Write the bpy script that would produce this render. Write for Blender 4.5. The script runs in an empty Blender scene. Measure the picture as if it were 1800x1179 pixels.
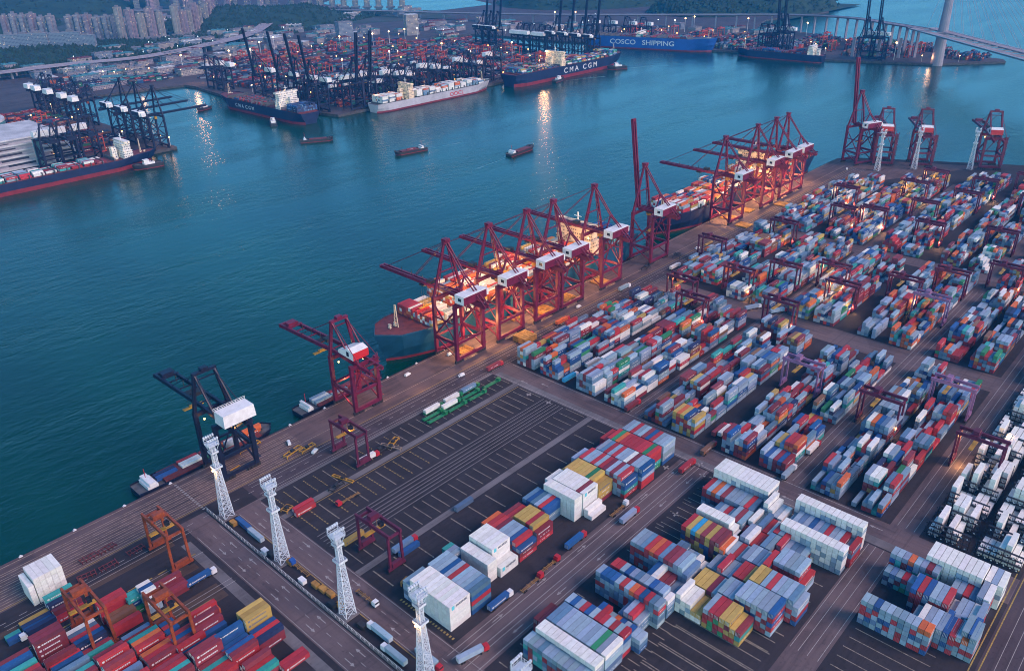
import bpy, math, random
import numpy as np
from mathutils import Matrix, Vector
R = random.Random(7)
SC = bpy.context.scene
COL = SC.collection

# ------------------------------------------------------------------ camera, world, sun, exposure
cam = bpy.data.cameras.new('camera')
cam.lens = 1438.67 / 1800 * 36
cam.sensor_width = 36
cam.clip_start = 1
cam.clip_end = 20000
camo = bpy.data.objects.new('camera', cam)
COL.objects.link(camo)
cr = Vector((0.67567292, -0.7369756, -0.01825041))
cu = Vector((0.3445757, 0.29383418, 0.89158794))
cf = Vector((0.65171596, 0.60871047, -0.45247968))
camo.matrix_world = Matrix(((cr.x, cu.x, -cf.x, 0), (cr.y, cu.y, -cf.y, -390), (cr.z, cu.z, -cf.z, 276), (0, 0, 0, 1)))
SC.camera = camo
CAMP = Vector((0, -390, 276))

def px(x, y, z):
    d = Vector((x, y, z)) - CAMP
    w = d.dot(cf)
    if w < 1:
        return -9999, -9999, w
    return 900 + 1438.67 * d.dot(cr) / w, 589.5 - 1438.67 * d.dot(cu) / w, w

W = bpy.data.worlds.new('World')
SC.world = W
W.use_nodes = True
nt = W.node_tree
nt.nodes.clear()
SUN_EL, SUN_ROT = 9, 222
sky = nt.nodes.new('ShaderNodeTexSky')
sky.sky_type = 'NISHITA'
sky.sun_disc = False
sky.sun_elevation = math.radians(SUN_EL)
sky.sun_rotation = math.radians(SUN_ROT)
sky.ozone_density = 5.0
sky.dust_density = 1.5
mixw = nt.nodes.new('ShaderNodeMix')
mixw.data_type = 'RGBA'
mixw.blend_type = 'MULTIPLY'
mixw.inputs[0].default_value = 1
mixw.inputs[7].default_value = (0.82, 1.03, 0.95, 1)
bg = nt.nodes.new('ShaderNodeBackground')
bg.inputs[1].default_value = 0.15
ow = nt.nodes.new('ShaderNodeOutputWorld')
nt.links.new(sky.outputs[0], mixw.inputs[6])
nt.links.new(mixw.outputs[2], bg.inputs[0])
nt.links.new(bg.outputs[0], ow.inputs[0])

sun = bpy.data.lights.new('sun', 'SUN')
sun.energy = 1.5
sun.angle = math.radians(35)
sun.color = (1.0, 0.68, 0.62)
suno = bpy.data.objects.new('sun', sun)
COL.objects.link(suno)
sd = Vector((0.30, -0.72, 0.62)).normalized()      # towards the sun, dim behind thick cloud
suno.rotation_euler = sd.to_track_quat('Z', 'Y').to_euler()

SC.view_settings.view_transform = 'Standard'
SC.view_settings.look = 'None'
SC.view_settings.exposure = 1.46
SC.view_settings.gamma = 1
SC.cycles.use_denoising = True
SC.cycles.filter_width = 1.0
SC.cycles.max_bounces = 5
SC.cycles.diffuse_bounces = 2
SC.cycles.glossy_bounces = 2
SC.cycles.transmission_bounces = 2
SC.cycles.volume_bounces = 0
SC.cycles.sample_clamp_indirect = 4
SC.cycles.sample_clamp_direct = 12

# ------------------------------------------------------------------ helpers
def clamp(v, a, b): return max(a, min(b, v))

class MB:
    """collects boxes, bars and tubes and links them as one mesh object"""
    def __init__(s): s.v = []; s.f = []; s.m = []
    def quad(s, pts, m=0):
        n = len(s.v); s.v += [tuple(p) for p in pts]; s.f.append(tuple(range(n, n + len(pts)))); s.m.append(m); return s
    def box(s, x0, x1, y0, y1, z0, z1, m=0, taper=0.0):
        n = len(s.v); t = taper
        s.v += [(x0, y0, z0), (x1, y0, z0), (x1, y1, z0), (x0, y1, z0), (x0 + t, y0 + t, z1), (x1 - t, y0 + t, z1), (x1 - t, y1 - t, z1), (x0 + t, y1 - t, z1)]
        for q in ((3, 2, 1, 0), (4, 5, 6, 7), (0, 1, 5, 4), (1, 2, 6, 5), (2, 3, 7, 6), (3, 0, 4, 7)):
            s.f.append(tuple(n + i for i in q)); s.m.append(m)
        return s
    def bar(s, a, b, w, h=None, m=0, up=(0, 0, 1)):
        a = Vector(a); b = Vector(b); d = b - a
        if d.length < 1e-6: return s
        d.normalize(); h = h or w
        u = Vector(up)
        if abs(d.dot(u)) > 0.98: u = Vector((1, 0, 0))
        r = d.cross(u).normalized(); u = r.cross(d).normalized()
        n = len(s.v)
        for p in (a, b):
            for i, j in ((-1, -1), (1, -1), (1, 1), (-1, 1)):
                s.v.append(tuple(p + r * (w / 2 * i) + u * (h / 2 * j)))
        for q in ((3, 2, 1, 0), (4, 5, 6, 7), (0, 1, 5, 4), (1, 2, 6, 5), (2, 3, 7, 6), (3, 0, 4, 7)):
            s.f.append(tuple(n + i for i in q)); s.m.append(m)
        return s
    def tube(s, a, b, r0, r1=None, k=8, m=0):
        a = Vector(a); b = Vector(b); d = (b - a).normalized(); r1 = r0 if r1 is None else r1
        u = Vector((0, 0, 1)) if abs(d.z) < 0.9 else Vector((1, 0, 0))
        e = d.cross(u).normalized(); g = e.cross(d)
        n = len(s.v)
        for p, r in ((a, r0), (b, r1)):
            for i in range(k):
                t = 2 * math.pi * i / k
                s.v.append(tuple(p + e * (r * math.cos(t)) + g * (r * math.sin(t))))
        for i in range(k):
            j = (i + 1) % k
            s.f.append((n + i, n + j, n + k + j, n + k + i)); s.m.append(m)
        s.f.append(tuple(n + k + i for i in range(k))); s.m.append(m)
        s.f.append(tuple(n + k - 1 - i for i in range(k))); s.m.append(m)
        return s
    def ball(s, c, r, m=0, n1=6, n2=4):
        n = len(s.v)
        for i in range(n2 + 1):
            ph = math.pi * i / n2
            for j in range(n1):
                t = 2 * math.pi * j / n1
                s.v.append((c[0] + r * math.sin(ph) * math.cos(t), c[1] + r * math.sin(ph) * math.sin(t), c[2] + r * math.cos(ph)))
        for i in range(n2):
            for j in range(n1):
                k = (j + 1) % n1
                s.f.append((n + i * n1 + j, n + (i + 1) * n1 + j, n + (i + 1) * n1 + k, n + i * n1 + k)); s.m.append(m)
        return s
    def poly(s, pts, z0, z1, m=0, ms=None):
        """prism from a counter-clockwise outline"""
        n = len(s.v); k = len(pts)
        s.v += [(p[0], p[1], z1) for p in pts] + [(p[0], p[1], z0) for p in pts]
        s.f.append(tuple(range(n, n + k))); s.m.append(m)
        for i in range(k):
            j = (i + 1) % k
            s.f.append((n + i, n + k + i, n + k + j, n + j)); s.m.append(m if ms is None else ms)
        return s
    def mesh(s, name, mats):
        me = bpy.data.meshes.new(name)
        me.from_pydata(s.v, [], s.f)
        for m in (mats if isinstance(mats, (list, tuple)) else [mats]): me.materials.append(m)
        if any(s.m): me.polygons.foreach_set('material_index', s.m)
        me.update()
        return me
    def build(s, name, mats, parent=None):
        o = bpy.data.objects.new(name, s.mesh(name, mats)); COL.objects.link(o)
        if parent is not None: o.parent = parent
        return o

def tag(o, label=None, cat=None, group=None, kind=None):
    if label: o['label'] = label
    if cat: o['category'] = cat
    if group: o['group'] = group
    if kind: o['kind'] = kind
    return o
def empty(name, loc=(0, 0, 0), rz=0, label=None, cat=None, group=None):
    o = bpy.data.objects.new(name, None); COL.objects.link(o); o.location = loc; o.rotation_euler = (0, 0, rz); o.empty_display_size = 1
    return tag(o, label, cat, group)
def copy_tree(o, parent=None):
    c = o.copy(); COL.objects.link(c)
    if parent is not None: c.parent = parent
    for ch in KIDS.get(o.name, []): copy_tree(ch, c)
    return c
KIDS = {}
def register(root):
    """remember the children of a prototype so that copies need no scene search"""
    for o in COL.objects:
        if o.parent is not None:
            KIDS.setdefault(o.parent.name, [])
            if o not in KIDS[o.parent.name]: KIDS[o.parent.name].append(o)
def place(proto, used, loc, rz, label, group=None, scale=None):
    if not used: o = proto
    else: o = copy_tree(proto)
    o.location = loc; o.rotation_euler = (0, 0, rz)
    if scale: o.scale = scale
    o['label'] = label
    if group: o['group'] = group
    return o
ORD = 'first second third fourth fifth sixth seventh eighth ninth tenth eleventh twelfth thirteenth fourteenth fifteenth sixteenth seventeenth eighteenth nineteenth twentieth'.split()
def ordw(i):
    if i >= 99: return 'hundredth' if i == 99 else 'hundred-and-' + ordw(i - 100)
    if i < 20: return ORD[i]
    t = ['twenty', 'thirty', 'forty', 'fifty', 'sixty', 'seventy', 'eighty', 'ninety'][(i + 1) // 10 - 2]
    r = (i + 1) % 10
    return {'twenty': 'twentieth', 'thirty': 'thirtieth', 'forty': 'fortieth', 'fifty': 'fiftieth', 'sixty': 'sixtieth', 'seventy': 'seventieth', 'eighty': 'eightieth', 'ninety': 'ninetieth'}[t] if r == 0 else t + '-' + ORD[r - 1]

# ------------------------------------------------------------------ materials
def mat(name, col, rough=0.6, metal=0.0, noise=0.0, nscale=0.3, spec=0.4, stretch=None, bump=0, emit=None, col2=None, cthr=(0.4, 0.62)):
    m = bpy.data.materials.new(name); m.use_nodes = True
    t = m.node_tree; b = t.nodes['Principled BSDF']
    b.inputs['Roughness'].default_value = rough; b.inputs['Metallic'].default_value = metal
    b.inputs['Specular IOR Level'].default_value = spec
    b.inputs['Base Color'].default_value = (*col, 1)
    if emit:
        b.inputs['Emission Color'].default_value = (*emit[:3], 1); b.inputs['Emission Strength'].default_value = emit[3]
    if noise or col2:
        tc = t.nodes.new('ShaderNodeNewGeometry'); mp = t.nodes.new('ShaderNodeMapping')
        mp.inputs['Scale'].default_value = stretch or (1, 1, 1)
        t.links.new(tc.outputs['Position'], mp.inputs['Vector'])
        n = t.nodes.new('ShaderNodeTexNoise'); n.inputs['Scale'].default_value = nscale; n.inputs['Detail'].default_value = 6; n.inputs['Roughness'].default_value = 0.65
        t.links.new(mp.outputs[0], n.inputs['Vector'])
        r = t.nodes.new('ShaderNodeMapRange'); r.inputs[1].default_value = cthr[0]; r.inputs[2].default_value = cthr[1]
        t.links.new(n.outputs[0], r.inputs[0])
        x = t.nodes.new('ShaderNodeMix'); x.data_type = 'RGBA'
        x.inputs[6].default_value = (*col, 1)
        c2 = col2 or tuple(c * (1 - noise) for c in col)
        x.inputs[7].default_value = (*c2, 1)
        t.links.new(r.outputs[0], x.inputs[0]); t.links.new(x.outputs[2], b.inputs['Base Color'])
        if bump:
            bp = t.nodes.new('ShaderNodeBump'); bp.inputs['Strength'].default_value = bump; bp.inputs['Distance'].default_value = 0.5
            t.links.new(n.outputs[0], bp.inputs['Height']); t.links.new(bp.outputs[0], b.inputs['Normal'])
    return m

def ground_mat(name, base, stain, streak, rough=0.85, sx=(0.02, 0.35, 1), amount=0.75):
    """asphalt: stains of oil and dust plus tyre tracks drawn out along the driving direction"""
    m = bpy.data.materials.new(name); m.use_nodes = True
    t = m.node_tree; b = t.nodes['Principled BSDF']
    g = t.nodes.new('ShaderNodeNewGeometry')
    def noise(scale, st, det, lo, hi):
        mp = t.nodes.new('ShaderNodeMapping'); mp.inputs['Scale'].default_value = st
        t.links.new(g.outputs['Position'], mp.inputs['Vector'])
        n = t.nodes.new('ShaderNodeTexNoise'); n.inputs['Scale'].default_value = scale; n.inputs['Detail'].default_value = det
        n.inputs['Roughness'].default_value = 0.6
        t.links.new(mp.outputs[0], n.inputs['Vector'])
        r = t.nodes.new('ShaderNodeMapRange'); r.inputs[1].default_value = lo; r.inputs[2].default_value = hi
        t.links.new(n.outputs[0], r.inputs[0]); return n, r
    def mixc(a, col, fac, f=1.0):
        x = t.nodes.new('ShaderNodeMix'); x.data_type = 'RGBA'; x.inputs[7].default_value = (*col, 1)
        if a is None: x.inputs[6].default_value = (*base, 1)
        else: t.links.new(a, x.inputs[6])
        mu = t.nodes.new('ShaderNodeMath'); mu.operation = 'MULTIPLY'; mu.inputs[1].default_value = f
        t.links.new(fac, mu.inputs[0]); t.links.new(mu.outputs[0], x.inputs[0]); return x.outputs[2]
    _, r1 = noise(0.045, (1, 1, 1), 8, 0.42, 0.66)
    n2, r2 = noise(1.0, sx, 5, 0.45, 0.7)
    n3, r3 = noise(0.6, (1, 1, 1), 4, 0.55, 0.75)
    c = mixc(None, stain, r1.outputs[0], 0.8)
    c = mixc(c, streak, r2.outputs[0], amount)
    c = mixc(c, tuple(v * 0.4 for v in base), r3.outputs[0], 0.7)
    _, r4 = noise(0.018, (1, 1, 1), 3, 0.5, 0.53)
    c = mixc(c, tuple(v * 1.35 for v in base), r4.outputs[0], 0.35)
    _, r5 = noise(0.16, (sx[1] * .6, sx[0] * 8, 1), 3, 0.58, 0.64)
    c = mixc(c, tuple(v * 0.5 for v in base), r5.outputs[0], 0.45)
    t.links.new(c, b.inputs['Base Color'])
    b.inputs['Roughness'].default_value = rough; b.inputs['Specular IOR Level'].default_value = 0.25
    return m

M = {}
M['asphalt'] = ground_mat('asphalt', (0.028, 0.024, 0.03), (0.042, 0.036, 0.042), (0.019, 0.016, 0.021))
M['road'] = ground_mat('road_surface', (0.125, 0.092, 0.098), (0.08, 0.06, 0.068), (0.048, 0.037, 0.043))
M['roady'] = ground_mat('road_surface_across', (0.125, 0.092, 0.098), (0.08, 0.06, 0.068), (0.048, 0.037, 0.043), sx=(0.35, 0.02, 1))
M['apron'] = ground_mat('apron_concrete', (0.115, 0.078, 0.08), (0.072, 0.05, 0.055), (0.038, 0.028, 0.034))
M['aprondark'] = ground_mat('apron_dark', (0.06, 0.045, 0.055), (0.085, 0.063, 0.072), (0.035, 0.028, 0.036))
M['lane'] = ground_mat('rusty_lane', (0.085, 0.055, 0.042), (0.055, 0.038, 0.034), (0.03, 0.022, 0.024), amount=.7)
M['concrete'] = ground_mat('concrete_strip', (0.15, 0.14, 0.15), (0.1, 0.095, 0.105), (0.08, 0.075, 0.085))
M['farland'] = ground_mat('far_ground', (0.06, 0.05, 0.058), (0.035, 0.03, 0.038), (0.09, 0.07, 0.075), sx=(0.01, 0.05, 1))
M['greenland'] = mat('green_ground', (0.02, 0.04, 0.028), 0.95, noise=0.6, nscale=0.01, col2=(0.05, 0.055, 0.05))
M['white_line'] = mat('white_paint_line', (0.36, 0.34, 0.34), 0.8, noise=0.6, nscale=0.9, cthr=(0.35, 0.75))
M['yellow_line'] = mat('yellow_paint_line', (0.38, 0.27, 0.08), 0.8, noise=0.6, nscale=0.9, cthr=(0.35, 0.75))
M['slot_line'] = mat('faded_slot_line', (0.27, 0.24, 0.2), 0.9, noise=0.75, nscale=0.7, cthr=(0.35, 0.7))
M['slot_yellow'] = mat('faded_yellow_slot', (0.4, 0.3, 0.1), 0.9, noise=0.8, nscale=0.7, cthr=(0.35, 0.7))
M['rail'] = mat('rail_dust', (0.3, 0.22, 0.18), 0.7, noise=0.5, nscale=0.4)
M['quaywall'] = mat('quay_wall', (0.08, 0.075, 0.075), 0.9, noise=0.5, nscale=0.2)
M['red'] = mat('crane_red_paint', (0.15, 0.009, 0.04), 0.5, noise=0.35, nscale=0.25)
M['redrtg'] = mat('gantry_red_paint', (0.11, 0.014, 0.045), 0.55, noise=0.35, nscale=0.3)
M['purple'] = mat('faded_purple_paint', (0.26, 0.13, 0.26), 0.55, noise=0.3, nscale=0.3)
M['navy'] = mat('crane_navy_paint', (0.007, 0.011, 0.035), 0.5, noise=0.3, nscale=0.25)
M['fnavy'] = mat('far_crane_paint', (0.006, 0.01, 0.035), 0.6)
M['orange'] = mat('gantry_orange_paint', (0.28, 0.06, 0.022), 0.55, noise=0.4, nscale=0.4)
M['forange'] = mat('far_gantry_red', (0.42, 0.06, 0.04), 0.6)
M['white'] = mat('white_panel', (0.72, 0.72, 0.74), 0.5, noise=0.15, nscale=0.3)
M['lattice'] = mat('light_tower_white', (0.6, 0.66, 0.74), 0.5, noise=0.2, nscale=0.6)
M['dark'] = mat('dark_steel', (0.03, 0.028, 0.032), 0.6, noise=0.3, nscale=0.5)
M['rack'] = mat('black_rack_steel', (0.012, 0.013, 0.022), 0.6)
M['glass'] = mat('dark_glass', (0.02, 0.03, 0.045), 0.15, spec=0.8)
M['yellow'] = mat('spreader_yellow', (0.5, 0.26, 0.03), 0.5, noise=0.3, nscale=0.5)
M['hatch'] = mat('hatch_cover_yellow', (0.42, 0.22, 0.05), 0.6, noise=0.4, nscale=0.3)
M['green'] = mat('trailer_green', (0.02, 0.2, 0.08), 0.5, noise=0.3, nscale=0.5)
M['cabred'] = mat('cab_red', (0.4, 0.02, 0.03), 0.35)
M['cabwhite'] = mat('cab_white', (0.65, 0.67, 0.7), 0.35)
M['tyre'] = mat('rubber', (0.012, 0.012, 0.013), 0.85)
M['chassis'] = mat('trailer_chassis', (0.3, 0.17, 0.06), 0.7, noise=0.4, nscale=1)
M['lampw'] = mat('lit_lamp', (1, 0.75, 0.4), 0.4, emit=(1, 0.42, 0.1, 8))
M['lampf'] = mat('far_lit_lamp', (1, 0.8, 0.5), 0.4, emit=(1, 0.5, 0.16, 9))
M['lampc'] = mat('cold_lit_lamp', (0.8, 0.9, 1), 0.4, emit=(0.75, 0.9, 1, 4))
M['hullblue'] = mat('hull_blue', (0.015, 0.085, 0.16), 0.45, noise=0.3, nscale=0.08)
M['hullnavy'] = mat('hull_navy', (0.012, 0.022, 0.07), 0.45, noise=0.3, nscale=0.08)
M['hullcosco'] = mat('hull_bright_blue', (0.02, 0.09, 0.36), 0.45, noise=0.2, nscale=0.05)
M['hullwhite'] = mat('hull_pale_grey', (0.42, 0.42, 0.48), 0.5, noise=0.25, nscale=0.05)
M['boot'] = mat('boot_topping_red', (0.22, 0.02, 0.03), 0.6, noise=0.3, nscale=0.08)
M['deckred'] = mat('deck_red_oxide', (0.16, 0.035, 0.04), 0.7, noise=0.4, nscale=0.2)
M['deckgrey'] = mat('deck_grey', (0.1, 0.1, 0.11), 0.7, noise=0.4, nscale=0.2)
M['cream'] = mat('superstructure_cream', (0.62, 0.5, 0.38), 0.6, noise=0.15, nscale=0.2)
M['text'] = mat('hull_lettering_white', (0.55, 0.56, 0.6), 0.5)
M['textred'] = mat('hull_lettering_red', (0.45, 0.02, 0.03), 0.5)
M['textgrey'] = mat('container_lettering', (0.12, 0.14, 0.2), 0.6)
M['textcyan'] = mat('container_emblem_blue', (0.1, 0.5, 0.62), 0.6)
M['bridge'] = mat('bridge_concrete', (0.28, 0.26, 0.32), 0.8, noise=0.2, nscale=0.02)
M['deckroad'] = mat('viaduct_deck', (0.3, 0.26, 0.29), 0.85, noise=0.3, nscale=0.05)
M['bark'] = mat('bark', (0.05, 0.035, 0.025), 0.9)
M['leaf'] = mat('foliage', (0.014, 0.036, 0.018), 0.9, noise=0.6, nscale=0.3)
M['hill'] = mat('wooded_hill', (0.01, 0.03, 0.018), 0.95, noise=0.5, nscale=0.02, col2=(0.018, 0.045, 0.024), bump=1.0)
M['roofgrey'] = mat('flat_roof', (0.2, 0.19, 0.22), 0.85, noise=0.35, nscale=0.05)

def building_mat(name, wall, win, su=3.2, sv=3.1, lit=0.06, ribs=0.0):
    """facade with a regular grid of window openings; some of them lit"""
    m = bpy.data.materials.new(name); m.use_nodes = True
    t = m.node_tree; b = t.nodes['Principled BSDF']; L = t.links.new
    g = t.nodes.new('ShaderNodeTexCoord'); sp = t.nodes.new('ShaderNodeSeparateXYZ'); L(g.outputs['Object'], sp.inputs[0])
    add = t.nodes.new('ShaderNodeMath'); L(sp.outputs[0], add.inputs[0]); L(sp.outputs[1], add.inputs[1])
    def cell(src, size, lo, hi):
        d = t.nodes.new('ShaderNodeMath'); d.operation = 'DIVIDE'; d.inputs[1].default_value = size; L(src, d.inputs[0])
        f = t.nodes.new('ShaderNodeMath'); f.operation = 'FRACT'; L(d.outputs[0], f.inputs[0])
        a = t.nodes.new('ShaderNodeMath'); a.operation = 'GREATER_THAN'; a.inputs[1].default_value = lo; L(f.outputs[0], a.inputs[0])
        c = t.nodes.new('ShaderNodeMath'); c.operation = 'LESS_THAN'; c.inputs[1].default_value = hi; L(f.outputs[0], c.inputs[0])
        p = t.nodes.new('ShaderNodeMath'); p.operation = 'MULTIPLY'; L(a.outputs[0], p.inputs[0]); L(c.outputs[0], p.inputs[1])
        fl = t.nodes.new('ShaderNodeMath'); fl.operation = 'FLOOR'; L(d.outputs[0], fl.inputs[0]); return p.outputs[0], fl.outputs[0]
    a, ia = cell(add.outputs[0], su, 0.25, 0.8); c, ic = cell(sp.outputs[2], sv, 0.3, 0.75)
    w = t.nodes.new('ShaderNodeMath'); w.operation = 'MULTIPLY'; L(a, w.inputs[0]); L(c, w.inputs[1])
    x = t.nodes.new('ShaderNodeMix'); x.data_type = 'RGBA'; x.inputs[6].default_value = (*wall, 1); x.inputs[7].default_value = (*win, 1)
    L(w.outputs[0], x.inputs[0]); L(x.outputs[2], b.inputs['Base Color']); b.inputs['Roughness'].default_value = 0.75
    cx = t.nodes.new('ShaderNodeCombineXYZ'); L(ia, cx.inputs[0]); L(ic, cx.inputs[1]); oi = t.nodes.new('ShaderNodeObjectInfo'); L(oi.outputs['Random'], cx.inputs[2])
    wn = t.nodes.new('ShaderNodeTexWhiteNoise'); L(cx.outputs[0], wn.inputs[0])
    lt = t.nodes.new('ShaderNodeMath'); lt.operation = 'LESS_THAN'; lt.inputs[1].default_value = lit; L(wn.outputs[0], lt.inputs[0])
    e = t.nodes.new('ShaderNodeMath'); e.operation = 'MULTIPLY'; L(lt.outputs[0], e.inputs[0]); L(w.outputs[0], e.inputs[1])
    b.inputs['Emission Color'].default_value = (1, 0.7, 0.4, 1)
    k = t.nodes.new('ShaderNodeMath'); k.operation = 'MULTIPLY'; k.inputs[1].default_value = 0.5; L(e.outputs[0], k.inputs[0]); L(k.outputs[0], b.inputs['Emission Strength'])
    return m
BM = [building_mat('tower_wall_pale', (0.24, 0.22, 0.25), (0.05, 0.05, 0.08)),
      building_mat('tower_wall_pink', (0.24, 0.18, 0.22), (0.04, 0.04, 0.07)),
      building_mat('tower_wall_blue', (0.15, 0.19, 0.25), (0.03, 0.04, 0.08)),
      building_mat('tower_wall_cream', (0.26, 0.24, 0.24), (0.05, 0.05, 0.07))]
M['super'] = building_mat('superstructure_white', (0.66, 0.64, 0.62), (0.1, 0.1, 0.12), 2.2, 3.0, 0.25)
M['supercream'] = building_mat('superstructure_cream_lit', (0.66, 0.52, 0.38), (0.12, 0.1, 0.1), 2.2, 3.0, 0.35)
M['depot'] = building_mat('depot_wall', (0.34, 0.32, 0.38), (0.03, 0.03, 0.05), 60.0, 5.6, 0.0)

def water_mat():
    m = bpy.data.materials.new('sea_water'); m.use_nodes = True
    t = m.node_tree; b = t.nodes['Principled BSDF']; L = t.links.new
    b.inputs['Roughness'].default_value = 0.2; b.inputs['IOR'].default_value = 1.33
    b.inputs['Specular IOR Level'].default_value = 0.5
    b.inputs['Specular Tint'].default_value = (0.05, 0.75, 0.85, 1)
    g = t.nodes.new('ShaderNodeNewGeometry')
    def nz(scale, st, det, rot=0):
        mp = t.nodes.new('ShaderNodeMapping'); mp.inputs['Scale'].default_value = st; mp.inputs['Rotation'].default_value = (0, 0, rot)
        L(g.outputs['Position'], mp.inputs['Vector'])
        n = t.nodes.new('ShaderNodeTexNoise'); n.inputs['Scale'].default_value = scale; n.inputs['Detail'].default_value = det; n.inputs['Roughness'].default_value = 0.55
        L(mp.outputs[0], n.inputs['Vector']); return n.outputs[0]
    n1 = nz(0.15, (0.45, 1, 1), 5, 0.8); n2 = nz(0.5, (0.6, 1, 1), 4, 0.5); n3 = nz(0.004, (1, 0.35, 1), 4, -0.5)
    n4 = nz(0.012, (0.25, 1.2, 1), 5, 0.25)
    a = t.nodes.new('ShaderNodeMath'); a.operation = 'MULTIPLY_ADD'; a.inputs[1].default_value = 0.25; L(n2, a.inputs[0]); L(n1, a.inputs[2])
    bp = t.nodes.new('ShaderNodeBump'); bp.inputs['Distance'].default_value = 1.5; L(a.outputs[0], bp.inputs['Height'])
    # calmer slicks and ruffled patches
    rg = t.nodes.new('ShaderNodeMapRange'); rg.inputs[1].default_value = 0.38; rg.inputs[2].default_value = 0.62; rg.inputs[3].default_value = 0.14; rg.inputs[4].default_value = 0.7
    L(n4, rg.inputs[0]); L(rg.outputs[0], bp.inputs['Strength']); L(bp.outputs[0], b.inputs['Normal'])
    x = t.nodes.new('ShaderNodeMix'); x.data_type = 'RGBA'; x.inputs[6].default_value = (0.0008, 0.022, 0.015, 1); x.inputs[7].default_value = (0.002, 0.045, 0.032, 1)
    r2 = t.nodes.new('ShaderNodeMapRange'); r2.inputs[1].default_value = 0.35; r2.inputs[2].default_value = 0.65; L(n3, r2.inputs[0]); L(r2.outputs[0], x.inputs[0]); L(x.outputs[2], b.inputs['Base Color'])
    return m
M['water'] = water_mat()

def cont_mat(name, kind, src):
    """painted container steel; src 'object' reads the object's colour, 'attr' the colour stored on each face"""
    m = bpy.data.materials.new(name); m.use_nodes = True
    t = m.node_tree; b = t.nodes['Principled BSDF']; L = t.links.new
    if src == 'object':
        o = t.nodes.new('ShaderNodeObjectInfo'); colr = o.outputs['Color']
    else:
        o = t.nodes.new('ShaderNodeAttribute'); o.attribute_name = 'paint'; colr = o.outputs['Color']
    g = t.nodes.new('ShaderNodeNewGeometry')
    n = t.nodes.new('ShaderNodeTexNoise'); n.inputs['Scale'].default_value = 0.45; n.inputs['Detail'].default_value = 6; n.inputs['Roughness'].default_value = 0.7
    L(g.outputs['Position'], n.inputs['Vector'])
    r = t.nodes.new('ShaderNodeMapRange'); r.inputs[1].default_value = 0.35; r.inputs[2].default_value = 0.75; r.inputs[3].default_value = 1.06; r.inputs[4].default_value = 0.78
    L(n.outputs[0], r.inputs[0])
    x = t.nodes.new('ShaderNodeVectorMath'); x.operation = 'SCALE'; L(colr, x.inputs[0]); L(r.outputs[0], x.inputs[3])
    # rust blotches
    n2 = t.nodes.new('ShaderNodeTexNoise'); n2.inputs['Scale'].default_value = 1.3; n2.inputs['Detail'].default_value = 5
    L(g.outputs['Position'], n2.inputs['Vector'])
    r2 = t.nodes.new('ShaderNodeMapRange'); r2.inputs[1].default_value = 0.68; r2.inputs[2].default_value = 0.76; r2.inputs[3].default_value = 0; r2.inputs[4].default_value = 0.5 if kind == 'top' else 0.3
    L(n2.outputs[0], r2.inputs[0])
    mx = t.nodes.new('ShaderNodeMix'); mx.data_type = 'RGBA'; L(r2.outputs[0], mx.inputs[0]); L(x.outputs[0], mx.inputs[6]); mx.inputs[7].default_value = (0.13, 0.06, 0.04, 1)
    out = mx.outputs[2]
    if kind in ('side', 'end') and src == 'attr':
        uv = t.nodes.new('ShaderNodeUVMap'); uv.uv_map = 'UVMap'; sp = t.nodes.new('ShaderNodeSeparateXYZ'); L(uv.outputs[0], sp.inputs[0])
        def rng(s, lo, hi):
            a = t.nodes.new('ShaderNodeMath'); a.operation = 'GREATER_THAN'; a.inputs[1].default_value = lo; L(s, a.inputs[0])
            c = t.nodes.new('ShaderNodeMath'); c.operation = 'LESS_THAN'; c.inputs[1].default_value = hi; L(s, c.inputs[0])
            p = t.nodes.new('ShaderNodeMath'); p.operation = 'MULTIPLY'; L(a.outputs[0], p.inputs[0]); L(c.outputs[0], p.inputs[1]); return p.outputs[0]
        def mul(a, c):
            p = t.nodes.new('ShaderNodeMath'); p.operation = 'MULTIPLY'; L(a, p.inputs[0])
            if isinstance(c, float): p.inputs[1].default_value = c
            else: L(c, p.inputs[1])
            return p.outputs[0]
        def frac(s, k):
            p = t.nodes.new('ShaderNodeMath'); p.operation = 'MULTIPLY'; p.inputs[1].default_value = k; L(s, p.inputs[0])
            f = t.nodes.new('ShaderNodeMath'); f.operation = 'FRACT'; L(p.outputs[0], f.inputs[0]); return f.outputs[0]
        at = t.nodes.new('ShaderNodeAttribute'); at.attribute_name = 'seed'
        if kind == 'side':
            band = rng(sp.outputs[1], 0.42, 0.66); mid = rng(sp.outputs[0], 0.2, 0.78)
            sd_ = rng(at.outputs['Fac'], 0.0, 0.6)
            cx = t.nodes.new('ShaderNodeCombineXYZ'); L(at.outputs['Fac'], cx.inputs[1])
            fl = t.nodes.new('ShaderNodeMath'); fl.operation = 'SNAP'; fl.inputs[1].default_value = 0.045; L(sp.outputs[0], fl.inputs[0]); L(fl.outputs[0], cx.inputs[0])
            wn = t.nodes.new('ShaderNodeTexWhiteNoise'); L(cx.outputs[0], wn.inputs[0]); ll = rng(wn.outputs[0], 0.35, 1.1)
            fac = mul(mul(mul(band, mid), mul(sd_, ll)), 0.8)
            m2 = t.nodes.new('ShaderNodeMix'); m2.data_type = 'RGBA'; L(fac, m2.inputs[0]); L(out, m2.inputs[6]); m2.inputs[7].default_value = (0.55, 0.57, 0.6, 1); out = m2.outputs[2]
        else:
            f = frac(sp.outputs[0], 4.0); bars = mul(rng(f, 0.42, 0.6), 0.35)
            m2 = t.nodes.new('ShaderNodeMix'); m2.data_type = 'RGBA'; L(bars, m2.inputs[0]); L(out, m2.inputs[6]); m2.inputs[7].default_value = (0.3, 0.3, 0.32, 1); out = m2.outputs[2]
    L(out, b.inputs['Base Color']); b.inputs['Roughness'].default_value = 0.62; b.inputs['Specular IOR Level'].default_value = 0.35
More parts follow.
